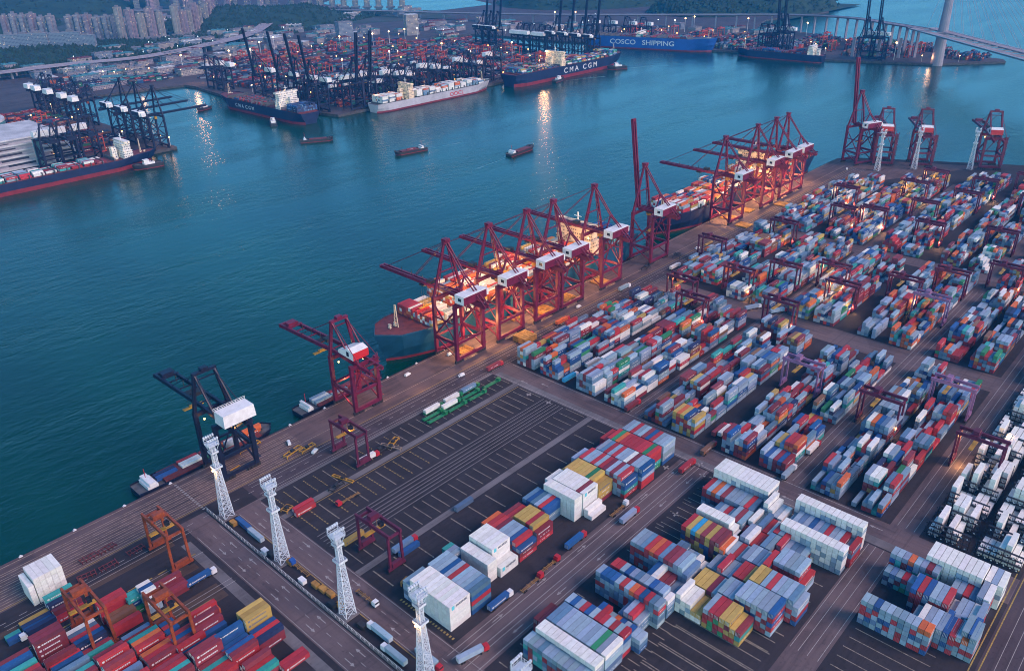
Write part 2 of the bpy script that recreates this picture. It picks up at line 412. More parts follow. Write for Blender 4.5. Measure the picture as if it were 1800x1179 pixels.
    return m
CM_S = [cont_mat('container_roof_paint', 'top', 'attr'), cont_mat('container_end_paint', 'end', 'attr'), cont_mat('container_side_paint', 'side', 'attr')]
CM_O = cont_mat('container_paint', 'top', 'object')
CM_D = cont_mat('container_door_paint', 'end', 'object')

PAL = dict(G=(0.24, 0.33, 0.43), W=(0.7, 0.7, 0.68), R=(0.38, 0.03, 0.04), M=(0.2, 0.03, 0.045), B=(0.018, 0.08, 0.24), T=(0.04, 0.3, 0.29),
           Y=(0.45, 0.3, 0.08), O=(0.55, 0.12, 0.035), N=(0.03, 0.2, 0.09), S=(0.1, 0.18, 0.29), C=(0.03, 0.28, 0.52), P=(0.45, 0.03, 0.2), K=(0.2, 0.1, 0.06), D=(0.02, 0.03, 0.09))
CNAME = dict(G='light grey', W='white', R='red', M='maroon', B='blue', T='teal', Y='yellow', O='orange', N='green', S='slate blue', C='bright blue', P='pink', K='brown', D='dark navy')

# ------------------------------------------------------------------ sea, ground
def sheet(name, rects, m, z, kind='structure'):
    b = MB()
    for (x0, x1, y0, y1) in rects: b.quad([(x0, y0, z), (x1, y0, z), (x1, y1, z), (x0, y1, z)])
    o = b.build(name, m); o['kind'] = kind; return o
def polysheet(name, pts, m, z0, z1, ms=None):
    b = MB().poly(pts, z0, z1, 0, 1 if ms else None); o = b.build(name, [m, ms] if ms else m); o['kind'] = 'structure'; return o

WZ = -4.0
o = MB().quad([(-6000, -3000, WZ), (12000, -3000, WZ), (12000, 12000, WZ), (-6000, 12000, WZ)]).build('water', M['water']); o['kind'] = 'structure'
polysheet('port_ground', [(-500, -1200), (1900, -1200), (1134, -182), (1046, -14), (1030, 2), (1000, 3), (-500, 4)], M['asphalt'], -12, 0, M['quaywall'])

# ------------------------------------------------------------------ ground markings and lanes of the near terminal
sheet('quay_apron', [(-200, 128, -30, 3.4), (128, 1000, -30, 2.6)], M['apron'], 0.02)
sheet('apron_lane', [(165, 1000, -46, -30)], M['aprondark'], 0.024)
b = MB(); b.quad([(928, -30, .03), (1000, -30, .03), (1000, 2, .03), (928, 2, .03)]); b.quad([(935, -60, .03), (1100, -150, .03), (1040, -20, .03), (1000, -30, .03)])
b.quad([(1000, -30, .03), (1040, -20, .03), (1030, 1, .03), (1000, 2, .03)]); b.quad([(935, -60, .026), (1000, -30, .026), (940, -30, .026), (930, -46, .026)])
b.build('far_apron', M['apron'])['kind'] = 'structure'
sheet('yard_road', [(126.5, 140.5, -420, -34), (150.5, 165, -420, -46)], M['roady'], 0.03)
sheet('stack_road', [(165, 345, -216, -197), (165, 345, -318, -303.5)], M['road'], 0.034)
sheet('cross_road', [(346, 366, -420, -46), (538, 562, -420, -46), (724, 744, -420, -46)], M['roady'], 0.038)
sheet('row_road', [(366, 538, -156, -144), (562, 724, -156, -144), (744, 1000, -156, -144), (366, 538, -262, -248), (562, 724, -262, -248), (744, 1000, -262, -248), (366, 1000, -321, -307), (345.9, 366, -150.1, -150)], M['road'], 0.034)
sheet('landside_road', [(280, 1100, -420, -366)], M['aprondark'], 0.045)
sheet('gantry_lane', [(20, 117, -71, -60.5), (20, 117, -98, -86.5), (20, 117, -124, -116), (20, 117, -47, -42.6)], M['lane'], .042)
sheet('concrete_strip', [(118.5, 123.5, -420, -50), (165, 346, -71.5, -67.5), (165, 346, -134, -130), (165, 346, -48, -46), (346, 352, -330, -50)], M['concrete'], 0.05)
b = MB()
for i, y in enumerate([1.2, -3.6, -5.2, -7.6, -9.2, -11.6, -13.2, -15.6, -17.2, -19.6, -21.2, -23.6, -25.4, -27.6]):
    b.box(-200, 212 if y < 0 else 1000, y - 0.24, y + 0.24, 0.03, 0.07)
b.box(212, 1000, -19.3, -18.9, 0.03, 0.07)
b.build('crane_rails', M['rail'])['kind'] = 'structure'
b = MB()
def rl(x0, x1, y0, y1, z=0.075, bb=None): (bb or b).quad([(x0, y0, z), (x1, y0, z), (x1, y1, z), (x0, y1, z)])
for y in (-31.2, -34.4, -43, -45.2, -95.5, -98, -101, -103.5, -106, -108.5, -111.5): rl(168, 344 if y < -50 else 1000, y - .14, y + .14)
for y in (-199.5, -202.2, -207, -209.5, -214.5): rl(160, 345, y - .16, y + .16)
for y in (-146.5, -150, -153.5, -250.5, -254, -258, -310, -314, -318): rl(368, 700, y - .14, y + .14)
for y in (-304.5, -308, -312, -316.5): rl(260, 345, y - .14, y + .14)
for x in (127.3, 139.6, 151.3, 164.3): rl(x - .13, x + .13, -330, -50)
for y in (-40.5, -43.5): rl(40, 128, y - .14, y + .14)
for y in (-62, -89, -92, -119): rl(20, 124, y - .16, y + .16)
for x in (347.5, 364.8): rl(x - .2, x + .2, -300, -50)
for k in range(9): rl(300 + 0 * k, 900, -372 - k * 3.6, -371.75 - k * 3.6)
for x in range(20, 1000, 9):      # dashed lane lines
    for y in (-38,): rl(x, x + 3.4, y - .16, y + .16)
for yy in range(-330, -50, 8):
    for x in (133.5, 157.6): rl(x - .14, x + .14, yy, yy + 3.2)
for i in range(15):               # zebra strip that ends at the fence
    rl(140.4, 141.8, -1.2 - i * 2.2, -0.1 - i * 2.2)
def arrow(x, y, d, L=4.5):
    dx, dy = d; nx, ny = -dy, dx
    b.quad([(x + nx * .22, y + ny * .22, .078), (x - nx * .22, y - ny * .22, .078), (x - nx * .22 + dx * L, y - ny * .22 + dy * L, .078), (x + nx * .22 + dx * L, y + ny * .22 + dy * L, .078)])
    b.quad([(x + dx * L + nx * .9, y + dy * L + ny * .9, .078), (x + dx * L - nx * .9, y + dy * L - ny * .9, .078), (x + dx * (L + 2.2), y + dy * (L + 2.2), .078)])
for yy in (-66, -84, -112, -140, -168, -196): arrow(130.4, yy, (0, -1)); arrow(136.6, yy - 6, (0, 1))
for yy in (-70, -88, -128, -176): arrow(154.2, yy, (0, 1)); arrow(161, yy - 5, (0, -1))
for xx in (186, 216, 246, 300, 326): arrow(xx, -201, (1, 0)); arrow(xx + 8, -211.8, (-1, 0))
for xx, yy in ((352, -75), (358, -88), (352, -178), (358, -160), (352, -262), (359, -268), (353, -290), (359, -306)): arrow(xx, yy, (0, 1))
for xx, yy in ((340, -85), (341, -101), (300, -222), (330, -222), (338, -215), (331, -196), (346, -209)):    # turn marks
    rl(xx, xx + 4, yy, yy + .9); rl(xx + 1.4, xx + 2.4, yy - 1.4, yy + 2.3)
b.build('white_road_markings', M['white_line'])['kind'] = 'structure'
b = MB()
for x0, x1, y in ((-100, 1000, -28.8), (168, 345, -72.6), (20, 110, -66.5), (20, 110, -94.5), (60, 120, -121)): rl(x0, x1, y - .2, y + .2, .076)
for x in (150.2,): rl(x - .2, x + .2, -330, -50, .076)
for x in (296, 346.3): rl(x, x + .001, -1, -.999, .076)
b.box(270, 420, -364.2, -363.7, .03, .08); b.box(270, 420, -367.4, -366.9, .03, .08)
for k in range(14): rl(20 + k * 7.4, 24.5 + k * 7.4, -60.8, -60.1, .076)
for k in range(40):               # hatched strips beside the fence and in front of the white reefer block
    if k % 2 == 0: rl(167.4, 168.6, -160 - k * .9, -160.9 - k * .9, .079)
b.build('yellow_road_markings', M['yellow_line'])['kind'] = 'structure'
b = MB(); by = MB()
for (ya, yb, pitch, w) in ((-51, -65.5, 6.4, .5), (-74.5, -92.5, 6.4, .62), (-114, -128.5, 6.4, .5), (-136, -151, 12.8, .7)):
    x = 171.0; k = 0
    while x < 344:
        tgt = by if (x < 250 and k % 3 != 2 and ya > -100) else b
        if tgt is by:
            n = 8
            for j in range(n):
                y0 = ya + (yb - ya) * j / n; rl(x, x + w, y0, y0 + (yb - ya) / n * .6, .079, tgt)
        else: rl(x, x + w, ya, yb, .079, tgt)
        x += pitch; k += 1
for x in range(172, 345, 13):      # stack slots of the middle bands
    rl(x, x + .6, -218, -222.5, .079, b); rl(x, x + .6, -262, -300, .079, b)
x = 206
while x < 262: rl(x, x + .5, -262, -299, .079, b); x += 6.4
x = 276
while x < 330: rl(x, x + .5, -219, -234, .079, b); x += 5.2
x = 262
while x < 300: rl(x, x + .5, -321, -352, .079, b); x += 6.4
for k in range(12): rl(186 + k * 4.6, 186.5 + k * 4.6, -257, -263, .079, b)
b.build('faded_slot_lines', M['slot_line'])['kind'] = 'structure'
by.build('faded_yellow_slot_lines', M['slot_yellow'])['kind'] = 'structure'

# ------------------------------------------------------------------ containers: one list, then the 300 largest as objects
CL = []      # x, y, z, length, height, colour letter, angle, place phrase, order words, flags
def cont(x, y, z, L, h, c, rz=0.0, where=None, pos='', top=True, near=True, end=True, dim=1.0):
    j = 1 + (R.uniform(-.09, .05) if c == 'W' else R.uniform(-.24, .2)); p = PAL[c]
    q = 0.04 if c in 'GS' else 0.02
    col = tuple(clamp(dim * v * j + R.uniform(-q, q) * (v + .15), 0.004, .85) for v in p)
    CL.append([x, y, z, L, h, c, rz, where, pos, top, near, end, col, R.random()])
def rcol(pal): return R.choice(pal)
PW = {1: 'bottom', 2: 'second', 3: 'third', 4: 'fourth', 5: 'fifth', 6: 'sixth', 7: 'seventh'}
def tierw(t, n): return 'top' if t == n else PW[t] + ('-tier' if t > 1 else '-tier')
def bay(x0, ytop, tops, hts, where, L=12.19, under=None, hh=2.6, pitch=2.6, nb=None, lower=None):
    """one bay: columns run landward from ytop; tops names the colour of each column's roof container"""
    n = len(tops); H = [int(hts)] * n if isinstance(hts, int) else [int(c) for c in hts]
    under = under or 'GGGSRWMBGG'
    cols = []
    for i in range(n):
        y = ytop - pitch * (i + .5)
        for t in range(H[i]):
            is_top = t == H[i] - 1
            c = tops[i] if is_top else (tops[i] if tops[i] in 'W' and under == 'same' else (tops[i] if under == 'same' else rcol(under)))
            near = i == n - 1 or t >= H[i + 1]
            if lower and near and i == n - 1 and t < len(lower): c = lower[t] if not is_top else c
            cont(x0 + L / 2, y, t * hh, L, hh - .04, c, 0, where, (t + 1, H[i], i), is_top, near, True)

# band beside the parking area
bay(170, -160.2, 'GG', 4, 'grey step beside the white block', under='GGS')
bay(170, -165.4, 'WWWWWWWWWW', 5, 'white block by the fence road', under='W', hh=2.8)
bay(183, -157.6, 'MM', 2, 'low maroon step behind the grey one', under='MR')
bay(183, -163, 'GGGBGRGGGSS', 5, 'striped block behind the white block', under='GSWMBG', lower='BSRB')
bay(196.3, -158, 'TGG', 4, 'teal and grey step', L=6.06, under='GB')
bay(201.4, -165.4, 'WWWWWWW', 4, 'narrow white step', L=6.06, under='W', hh=2.9)
bay(208.3, -164.4, 'WWWWWWWW', '55555522', 'white block past the narrow step', under='W', hh=2.8)
bay(222, -159, 'ORRMGGGBRB', '4444444443', 'mixed block before the yellow one', under='RMGGRB', lower='RMG')
bay(236.4, -160, 'MROYYYRYM', '333444443', 'yellow and red block', under='YYMMR', lower='RMY')
bay(250, -161.4, 'SBSGRB', '444444', 'blue block beside the white one', under='GSSB')
bay(262.4, -165.2, 'WWWWWWWW', '55555555', 'short white wall', L=6.06, under='W', hh=2.8)
bay(269, -160.4, 'WGWWWWWWMW', '4455555555', 'white block before the yellow wall', under='W', hh=2.8)
bay(269, -187, 'WW', '21', 'low white step', under='W')
bay(281.4, -161, 'YYYYYYNYYY', '4555555544', 'yellow wall', under='YYYM')
bay(294.4, -158, 'GGRGGRGRMGMGRB', '44555555555554', 'red and grey striped block', under='GGGRMS', lower='RTBYB')
bay(307.2, -160, 'BRGSRGRGGWMGGB', '34555555555555', 'second striped block', under='GGGRM', lower='RRGB')
bay(320, -158.4, 'RRRNORRRRRRNR', '4455555555555', 'brick red block', under='RRM', lower='NTRR')
bay(333, -164.4, 'GGRGGMBRGGG', '55555555555', 'end block by the cross road', under='GGGB', lower='BGGG')
# second band
bay(181, -223.6, 'GGGSGGGGGGGG', 4, 'slate front row', L=6.06, under='GRSBTM')
bay(187.3, -225, 'WWWWWWWWWWWW', 5, 'long white row', L=6.06, under='WG')
bay(194.3, -217.6, 'MM', 3, 'maroon stub at the road', under='M')
bay(194.3, -225, 'SSGGGGGGGNGW', 5, 'broad grey block', under='GSGG')
bay(207.2, -224.4, 'GBGRBGRRGRGR', 5, 'short colourful row', L=6.06, under='GBRS')
bay(214, -236, 'BRGOBGBGG', '443333333', 'low steps beside the colourful row', L=6.06, under='GBSR')
bay(221, -243, 'SGRG', '3443', 'blue and red twin stack', under='GSS')
bay(230.4, -223.6, 'GBBBGRGORBRSG', 5, 'blue and red crowned row', L=6.06, under='GGSSGR')
bay(238.2, -226, 'RRGBGSGGBSGW', '555555555554', 'row behind the crowned one', L=6.06, under='GSS')
bay(245.5, -240, 'BWMMGG', '443322', 'blue and white steps', under='GMR')
bay(257.2, -223.8, 'GGSRORSMMGGS', '555555555554', 'red banded block', under='GGGRSR')
bay(270.5, -240, 'SSGSWWG', '4433321', 'slate steps', L=6.06, under='GSS')
bay(282.6, -235.8, 'RYCYMYMMO', '555555554', 'yellow and bright blue block', under='YYMBD')
bay(298.2, -234.8, 'WWWWWWWWW', '555555543', 'long white cap row', L=6.06, under='GW')
bay(305.4, -238, 'SGRGGMG', '3333444', 'grey row beside the white cap', under='GGS')
bay(318, -226.5, 'RGOGMGGGGRSG', '444444444443', 'mixed row under the white wall', under='GSRDR')
bay(330.4, -225.8, 'WWWWWWWWWWWW', 6, 'great white wall', under='GGWW')
# filled middle of the second and third bands
bay(245, -256.8, 'WWWYY', '43322', 'white stair', under='WG')
bay(245, -270.4, 'GRRYYYM', '4444433', 'yellow cornered block', under='YYMNR', lower='YTNY')
bay(258, -256.8, 'YYYMGGGG', '33333444', 'yellow flat block', under='YMR')
bay(258.6, -277.8, 'GGGGGGB', 5, 'long grey block', under='GGRMB', lower='GRBR')
bay(271.4, -256.8, 'GSRGGRRYYY', '3343344455', 'yellow topped block', under='YRMG')
bay(271.4, -283, 'GRGGGSG', '5555554', 'far corner block', under='GRRG', lower='BRGR')
bay(284.4, -256.8, 'WGRGGGSGR', '433344445', 'orange striped block', under='GRSM')
bay(289.2, -280.4, 'GGGGGR', '555553', 'grey roofed block above the pit', under='GGRM')
bay(284, -290, 'O', 3, 'orange ledge', under='R')
bay(297.4, -256.8, 'MGWRRSG', '3443344', 'stepped middle block', under='RGGS')
bay(310.4, -256.8, 'WGSRWRG', '4343344', 'stepped block by the wall', under='GRSB')
bay(323.4, -258, 'WWGW', '5433', 'white steps by the wall', under='WG', hh=2.8)
bay(303, -275.2, 'RGSSG', '43333', 'low grey ledge', under='GSR')
bay(314.2, -271.6, 'W' * 12, 5, 'white ribbed wall', L=6.06, under='WG', hh=2.8)
bay(322, -270.4, 'GGSGBGSRGGRGR', '3444444444434', 'sunken row between the white walls', under='GSRR')
bay(334.4, -269.6, 'W' * 13, 6, 'tall white reefer wall', L=6.06, under='WG')
# third band at the landside road
bay(291.8, -319.8, 'GGBGGGGGGOO', 5, 'grey wall with the blue cap', L=6.06, under='GGSBRG', lower='BRG')
bay(299, -338, 'GWGGGBR', '3444444', 'row behind the grey wall', under='GSRB')
bay(312.8, -333, 'BRBGGR', '555555', 'blue and red crest', under='GRMD')
bay(312.8, -348.6, 'WGGWG', '34445', 'white and grey steps', under='GSR')
bay(300, -355.6, 'GOG', '445', 'orange capped end', under='GR')
bay(322, -319, 'GSGRGGMRGS', '3333344444', 'sunken colourful row', L=6.06, under='TRMDGN')
bay(329.4, -318.4, 'GGGOGGMG', '55555555', 'grey roofed row near the reefers', L=6.06, under='GMRTB')
bay(335.6, -331.8, 'W' * 9, 6, 'white roofed block', under='WG')
bay(326.4, -345.4, 'GGRSGW', '444455', 'red dotted block', under='GRG')
bay(339, -355.4, 'WGW', '555', 'white end stack', under='WG')
bay(302, -349.3, 'BGGGB', '44355', 'blue ended row', L=12.19, under='GRB')

# terminal west of the fence
def lstack(*a, **k): bay(*a, **k)
for i in range(5):                 # white containers whose ends face the yard
    for t in range(5):
        cont(57.9 + i * 2.52, -31.1, t * 2.8, 12.19, 2.74, 'W', math.pi / 2, 'white stack by the quay rails', (t + 1, 5, i), t == 4, True, True)
for t in range(4): cont(55.1, -31.1, t * 2.8, 12.19, 2.74, 'W', math.pi / 2, 'white stack by the quay rails', (t + 1, 4, 5), t == 3, True, True)
bay(56.8, -43.6, 'T', 3, 'teal topped stack under the orange gantry', under='B')
bay(57, -46.4, 'DRMR', '2121', 'low stacks under the orange gantry', under='MB')
bay(37.6, -49, 'TB', '11', 'single row behind the truck lane', L=6.06)
bay(44.6, -45.4, 'YDB', '111', 'ground boxes beside the lane')
bay(42.6, -69.8, 'MMM', '555', 'big maroon stack', under='M', lower='MMMM')
bay(29, -72, 'MBST', '4434', 'blue and maroon row', under='MRB')
bay(29, -84, 'RMTM', '4445', 'corner row by the frame edge', under='MR')
bay(42.6, -79.5, 'TRM', '234', 'teal lidded row', under='MR')
bay(55.4, -70.2, 'WSRM', '2222', 'white lidded pair', under='RD')
bay(55.4, -81, 'BDMT', '3322', 'blue stack under the gantry', under='DB')
bay(70.4, -67.6, 'RR', '44', 'bright red stack', under='R')
bay(71, -73.4, 'KKRR', '2212', 'brown and red ledge', under='R')
bay(81.6, -70.2, 'TTN', '331', 'teal and navy stack', L=6.06, under='BR')
bay(87.2, -71.8, 'WBWW', '4443', 'white and blue striped stack', L=6.06, under='DGR')
bay(94.4, -73.4, 'MMM', '322', 'maroon pair beside the lane', under='M')
bay(70.6, -98, 'TTOR', '3444', 'teal and orange stack', under='RM')
bay(70.6, -109, 'OORMR', '34443', 'brown stack', under='RM')
bay(57, -98, 'MMRTM', '44545', 'tall maroon stack', under='MR')
bay(84, -99, 'BRB', '333', 'blue and red stub', L=6.06, under='RD')
bay(82.4, -108, 'RBMTR', '33334', 'blue striped stack', under='MB')
bay(92.4, -112.6, 'MMB', '543', 'maroon wall', under='M', lower='MDB')
bay(95, -122.6, 'NBB', '245', 'blue wall', under='BR', lower='MRBB')
bay(84, -122, 'MRMM', '3455', 'maroon terrace', under='M')
bay(95, -131, 'BRBM', '3344', 'blue terrace', under='BR')
bay(108, -123.4, 'YYY', '555', 'yellow stack', under='Y')
bay(108, -132, 'BRD', '333', 'blue stub beside the yellow stack', under='BM')
bay(84, -133, 'MTRR', '3333', 'lower terrace', under='MR')
bay(97, -142, 'RMRT', '2322', 'red lower terrace', under='RM')
bay(70.6, -123, 'MRTM', '4444', 'edge stack', under='M')
bay(109, -151, 'RR', '11', 'red pair on the ground')
bay(57, -111.5, 'RSMTRM', '343454', 'mixed maroon stack at the edge', under='MRBD')
bay(57, -127.5, 'BMRT', '4343', 'blue and maroon edge stack', under='MRB')
bay(44, -92, 'MSRTM', '34344', 'southern maroon stack', under='MRB')
bay(43.6, -85.5, 'RB', '33', 'red and blue lidded pair', under='MD')
bay(70.6, -91, 'SR', '22', 'low slate pair between the gantries', under='R')
bay(97, -100, 'RO', '21', 'low red pair by the gantry leg', L=12.19, under='R')

# gantry yard
def yard(xa, xb, rows, pal, occ=0.9, hmax=5, far=False):
    for (ys, nm) in rows:
        x = xa + R.uniform(0, 1.5); k = 0
        dom = R.choice('GGGSWRMB')
        while x < xb - 12:
            if R.random() < 0.33: dom = R.choice('GGGGGGSSWRRMMMBBYRKOD')
            p20 = R.random() < 0.16; k += 1
            base = R.choice((3, 4, 5, 5, 5)) if R.random() < occ else R.choice((0, 1, 2))
            H = [clamp(base + R.choice((-3, -2, -1, -1, 0, 0, 0, 0, 1)), 0, hmax) for _ in range(6)]
            for i in range(6):
                y = ys - 2.6 * (i + .5)
                for t in range(H[i]):
                    c = dom if R.random() < 0.26 else R.choice(pal)
                    top = t == H[i] - 1; near = i == 5 or t >= H[i + 1]
                    if not (top or near or i < 5) : continue
                    for q in range(2 if p20 else 1):
                        L = 6.06 if p20 else 12.19
                        cont(x + L / 2 + q * 6.3, y, t * 2.62, L, 2.56, c if q == 0 else R.choice(pal), 0, nm, (t + 1, H[i], i, k), top, near, True)
            x += 12.95 + (R.uniform(1, 6) if R.random() < 0.12 else 0)
YR = [(-50.4, 'quayside row'), (-71.5, 'second gantry row'), (-103, 'third gantry row'), (-126, 'fourth gantry row'), (-157, 'fifth gantry row'), (-176.5, 'sixth gantry row'),
      (-210, 'seventh gantry row'), (-233, 'eighth gantry row'), (-264, 'ninth gantry row'), (-286, 'tenth gantry row')]
PALY = 'GGGGGGGGGGSSSSWWRRRRMMMBBTYOOKGDN'
yard(367.5, 537, [r for r in YR if r[0] > -205], PALY)
yard(367.5, 537, [r for r in YR if r[0] < -205], PALY + 'BB')
yard(563, 722, YR, PALY + 'BBT')
yard(563, 722, [(-322, 'a'), (-346, 'b')], PALY)
for (ys, nm) in YR + [(-322, 'a')]:
    yard(745, min(1090, 930 + max(0, -ys - 55) * 1.0), [(ys, nm)], PALY + 'BYW', occ=0.9, hmax=5)
# white refrigerated containers between black racks
RACKX = []
for r_, ys in enumerate((-323, -345.5)):
    x = 372
    while x < 560:
        RACKX.append((x - 1.4, ys))
        for i in range(7):
            h = R.choice((0, 0, 1, 2, 2, 3, 5, 4, 1))
            for t in range(h):
                cont(x + 6.3, ys - 2.7 * (i + .5), t * 2.9, 12.19, 2.84, 'W', 0, 'reefer rows', (t + 1, h, i, int(x)), t == h - 1, i == 6 or True, True)
        x += 15.0
# far terminals
PALF = 'RRMMMBDSGTDNOKDDDSMDDK'
def farfield(x0, x1, y0, y1, occ=.85, gapx=26, gapy=5, hm=5, alongx=True, pal=PALF, blockx=7, blocky=6):
    xx = x0
    while xx < x1:
        yy = y0
        while yy < y1:
            if R.random() < occ:
                base = R.randint(2, hm); dm = R.choice(pal)
                for i in range(blockx):
                    for j in range(blocky):
                        h = clamp(base + R.choice((-2, -1, 0, 0, 1)), 0, hm); c = dm if R.random() < .45 else R.choice(pal)
                        if h == 0: continue
                        X, Y = (xx + i * 12.9, yy + j * 2.7) if alongx else (xx + i * 2.7, yy + j * 12.9)
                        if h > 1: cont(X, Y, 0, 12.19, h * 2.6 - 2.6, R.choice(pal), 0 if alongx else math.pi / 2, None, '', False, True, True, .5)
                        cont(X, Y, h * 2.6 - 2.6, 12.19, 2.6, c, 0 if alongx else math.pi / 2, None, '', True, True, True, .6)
            yy += (blocky * 2.7 if alongx else blocky * 12.9) + gapy
        xx += (blockx * 12.9 if alongx else blockx * 2.7) + (gapx if alongx else gapy)
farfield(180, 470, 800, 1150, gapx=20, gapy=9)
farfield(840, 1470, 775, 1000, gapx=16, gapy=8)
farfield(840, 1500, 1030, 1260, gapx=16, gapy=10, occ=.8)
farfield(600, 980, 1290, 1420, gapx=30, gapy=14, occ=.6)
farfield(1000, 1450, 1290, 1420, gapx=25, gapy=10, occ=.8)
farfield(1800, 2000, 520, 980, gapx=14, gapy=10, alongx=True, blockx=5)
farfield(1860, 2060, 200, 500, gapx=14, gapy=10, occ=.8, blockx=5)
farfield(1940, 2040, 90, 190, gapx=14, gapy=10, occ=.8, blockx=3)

# ------------------------------------------------------------------ quay cranes
def crane(paint, hb=44, ha=82, out=70, back=39, w=13, g=21, style='high', boom='down', house='side', lamps=True, spreader=True, simple=False, name='quay_crane'):
    root = empty(name); tag(root, None, 'crane'); P = M[paint]; lw = 2.25
    for sx in (-1, 1):
        MB().bar((sx * w, 0, 3), (sx * w, 0, hb + 1), lw, 2.3).build('leg', P, root)
        MB().bar((sx * w, -g, 3), (sx * w, -g, hb + 1), lw, 2.3).build('leg', P, root)
    for y in (0, -g):
        b = MB().bar((-w - 1, y, 3.4), (w + 1, y, 3.4), 1.6, 2.2).build('sill_beam', P, root)
        for sx in (-1, 1):
            k = MB()
            for q in (-3.2, -1.1, 1.1, 3.2):
                k.box(sx * (w - 2) + q - .8, sx * (w - 2) + q + .8, y - .55, y + .55, .25, 2.2)
            k.box(sx * (w - 2) - 4, sx * (w - 2) + 4, y - .4, y + .4, 1.5, 2.5).build('bogie', M['dark'], root)
    for sx in (-1, 1):
        MB().bar((sx * w, 0, 15), (sx * w, -g, 15), 1.5, 2.2).build('portal_beam', P, root)
        b = MB().bar((sx * w, 0, 16), (sx * w, -g, hb - 4), 1.15).bar((sx * w, -g, 4), (sx * w, 0, 14.5), .8)
        if style == 'high': b.bar((sx * w, -g, 16), (sx * w, 0, hb - 4), .75).bar((sx * w, 0, 4), (sx * w, -g, 14.5), .6).bar((sx * w, 0, 30), (sx * w, -g, 30), .9)
        b.build('brace', P, root)
    for y in (0, -g):
        MB().bar((-w, y, hb - 1), (w, y, hb - 1), 1.8, 2.4).build('cross_beam', P, root); MB().bar((-w, y, 15), (w, y, 15), 1.2, 1.8 if y else 1.2).build('cross_beam', P, root)
    b = MB().bar((-w, -g, 16), (0, -g, hb - 2), .6).bar((w, -g, 16), (0, -g, hb - 2), .6); b.build('rear_brace', P, root)
    # girder and boom
    tw = 1.5 if style == 'high' else 4.6
    b = MB()
    for s in (-1, 1): b.bar((s * tw, 2, hb + 1.5), (s * tw, -back, hb - (1.5 if style != 'high' else 0)), 1.3, 2.4)
    for i in range(6): b.bar((-tw, -back + i * (back / 6) + .6, hb + .6), (tw, -back + i * (back / 6) + .6, hb + .6), .6)
    if style == 'high':
        for s in (-1, 1): b.bar((s * 3.1, 2, hb + 2.6), (s * 3.1, -back, hb + 2.2), .25, 1.0)
    b.build('rear_girder', P, root)
    b = MB()
    if boom == 'down': e = Vector((0, out, hb + (2 if style == 'high' else .5))); o0 = Vector((0, 2, hb + 1.5)); upv = (0, 0, 1)
    elif boom == 'up': e = Vector((0, 13, hb + 77 if style == 'high' else hb + 58)); o0 = Vector((0, 3, hb + 1.5)); upv = (0, -1, .2)
    else: e = Vector((0, out, hb + 12)); o0 = Vector((0, 2, hb + 1.5)); upv = (0, 0, 1)
    for s in (-1, 1):
        sv = Vector((s * tw, 0, 0)); b.bar(o0 + sv, e + sv, 1.4, 2.5, up=upv)
        if style == 'high': b.bar(o0 + sv * 2 + Vector((0, 0, .8)), e + sv * 2 + Vector((0, 0, .2)), .25, .9, up=upv)
    n = 4 if style != 'high' else 9
    for i in range(n + 1):
        p = o0.lerp(e, (i + .3) / (n + .5)); b.bar(p - Vector((tw, 0, 0)), p + Vector((tw, 0, 0)), .7)
    p = e; b.bar(p - Vector((tw + 1, 0, 0)), p + Vector((tw + 1, 0, 0)), 2.0, 2.2)
    if style != 'high': b.bar(e.lerp(o0, .16) - Vector((tw + 1, 0, -1)), e.lerp(o0, .16) + Vector((tw + 1, 0, 1)), 1.6, 1.2); b.box(-4, 3, out - 9, out - 5, hb + 2, hb + 4)
    b.build('boom', P, root)
    if not simple:
        for q in ((.35), (.52), (.68)):
            p = o0.lerp(e, q)
            if boom != 'up': MB().bar(p, p + Vector((0, 0, 4.5)), .35).bar(p + Vector((0, 0, 3.4)), p + Vector((1, .8, 3.4)), .3).build('boom_post', M['dark'], root)
        if boom != 'up': MB().box(-2.2, 2.2, out * .2, out * .2 + 5, hb + 3, hb + 5.2).build('boom_hoist_box', M['dark'], root)
    # mast
    b = MB()
    if style == 'high':
        for s in (-1, 1):
            b.bar((s * w, 0, hb), (s * 1.6, -1.5, ha), 1.3, 1.7); b.bar((s * w * .72, 0, hb), (s * 1.2, -1.0, ha - 3), .5)
        b.bar((-3, -1.5, ha), (3, -1.5, ha), 2.2, 2.4).bar((-w * .55, -.8, hb + (ha - hb) * .45), (w * .55, -.8, hb + (ha - hb) * .45), .8).box(-2.2, 2.2, -3.4, .6, ha + .8, ha + 2.2)
        b.build('mast', P, root)
        b = MB()
        for s in (-1, 1): b.bar((s * w, -g, hb), (s * .9, -g + 2, hb + 17), .9, 1.1)
        b.bar((-1.6, -g + 2, hb + 17), (1.6, -g + 2, hb + 17), 1.2); b.build('rear_mast', P, root)
        b = MB()
        tip = e
        if boom != 'up':
            for q in (.48, .93):
                p = o0.lerp(e, q)
                for s in (-1, 1): b.bar((s * 1.2, -1.5, ha), (s * 1.6, p.y, p.z + 1), .34)
        else: b.bar((0, -1.5, ha), (0, 7.5, hb + 30), .4)
        b.build('fore_stay', P, root)
        b = MB()
        for s in (-1, 1):
            b.bar((s * 1.2, -1.5, ha), (s * .9, -g + 2, hb + 17), .7).bar((s * .9, -g + 2, hb + 17), (s * 1.6, -back + 1, hb + 1), .7)
        b.bar((0, -g + 2, hb + 17), (0, 0, hb + 2), .4).build('back_stay', P, root)
    else:
        q = w - 3
        for s in (-1, 1): b.bar((s * w, 0, hb), (s * (q - 1), 0, ha), 1.6, 1.8)
        b.bar((-q, 0, ha), (q, 0, ha), 2.2, 1.6).bar((-q + 1, 0, ha - 4), (q - 1, 0, ha - 4), .7).box(-2, 2, -1.5, 1.5, ha + .6, ha + 2.4)
        b.build('mast', P, root)
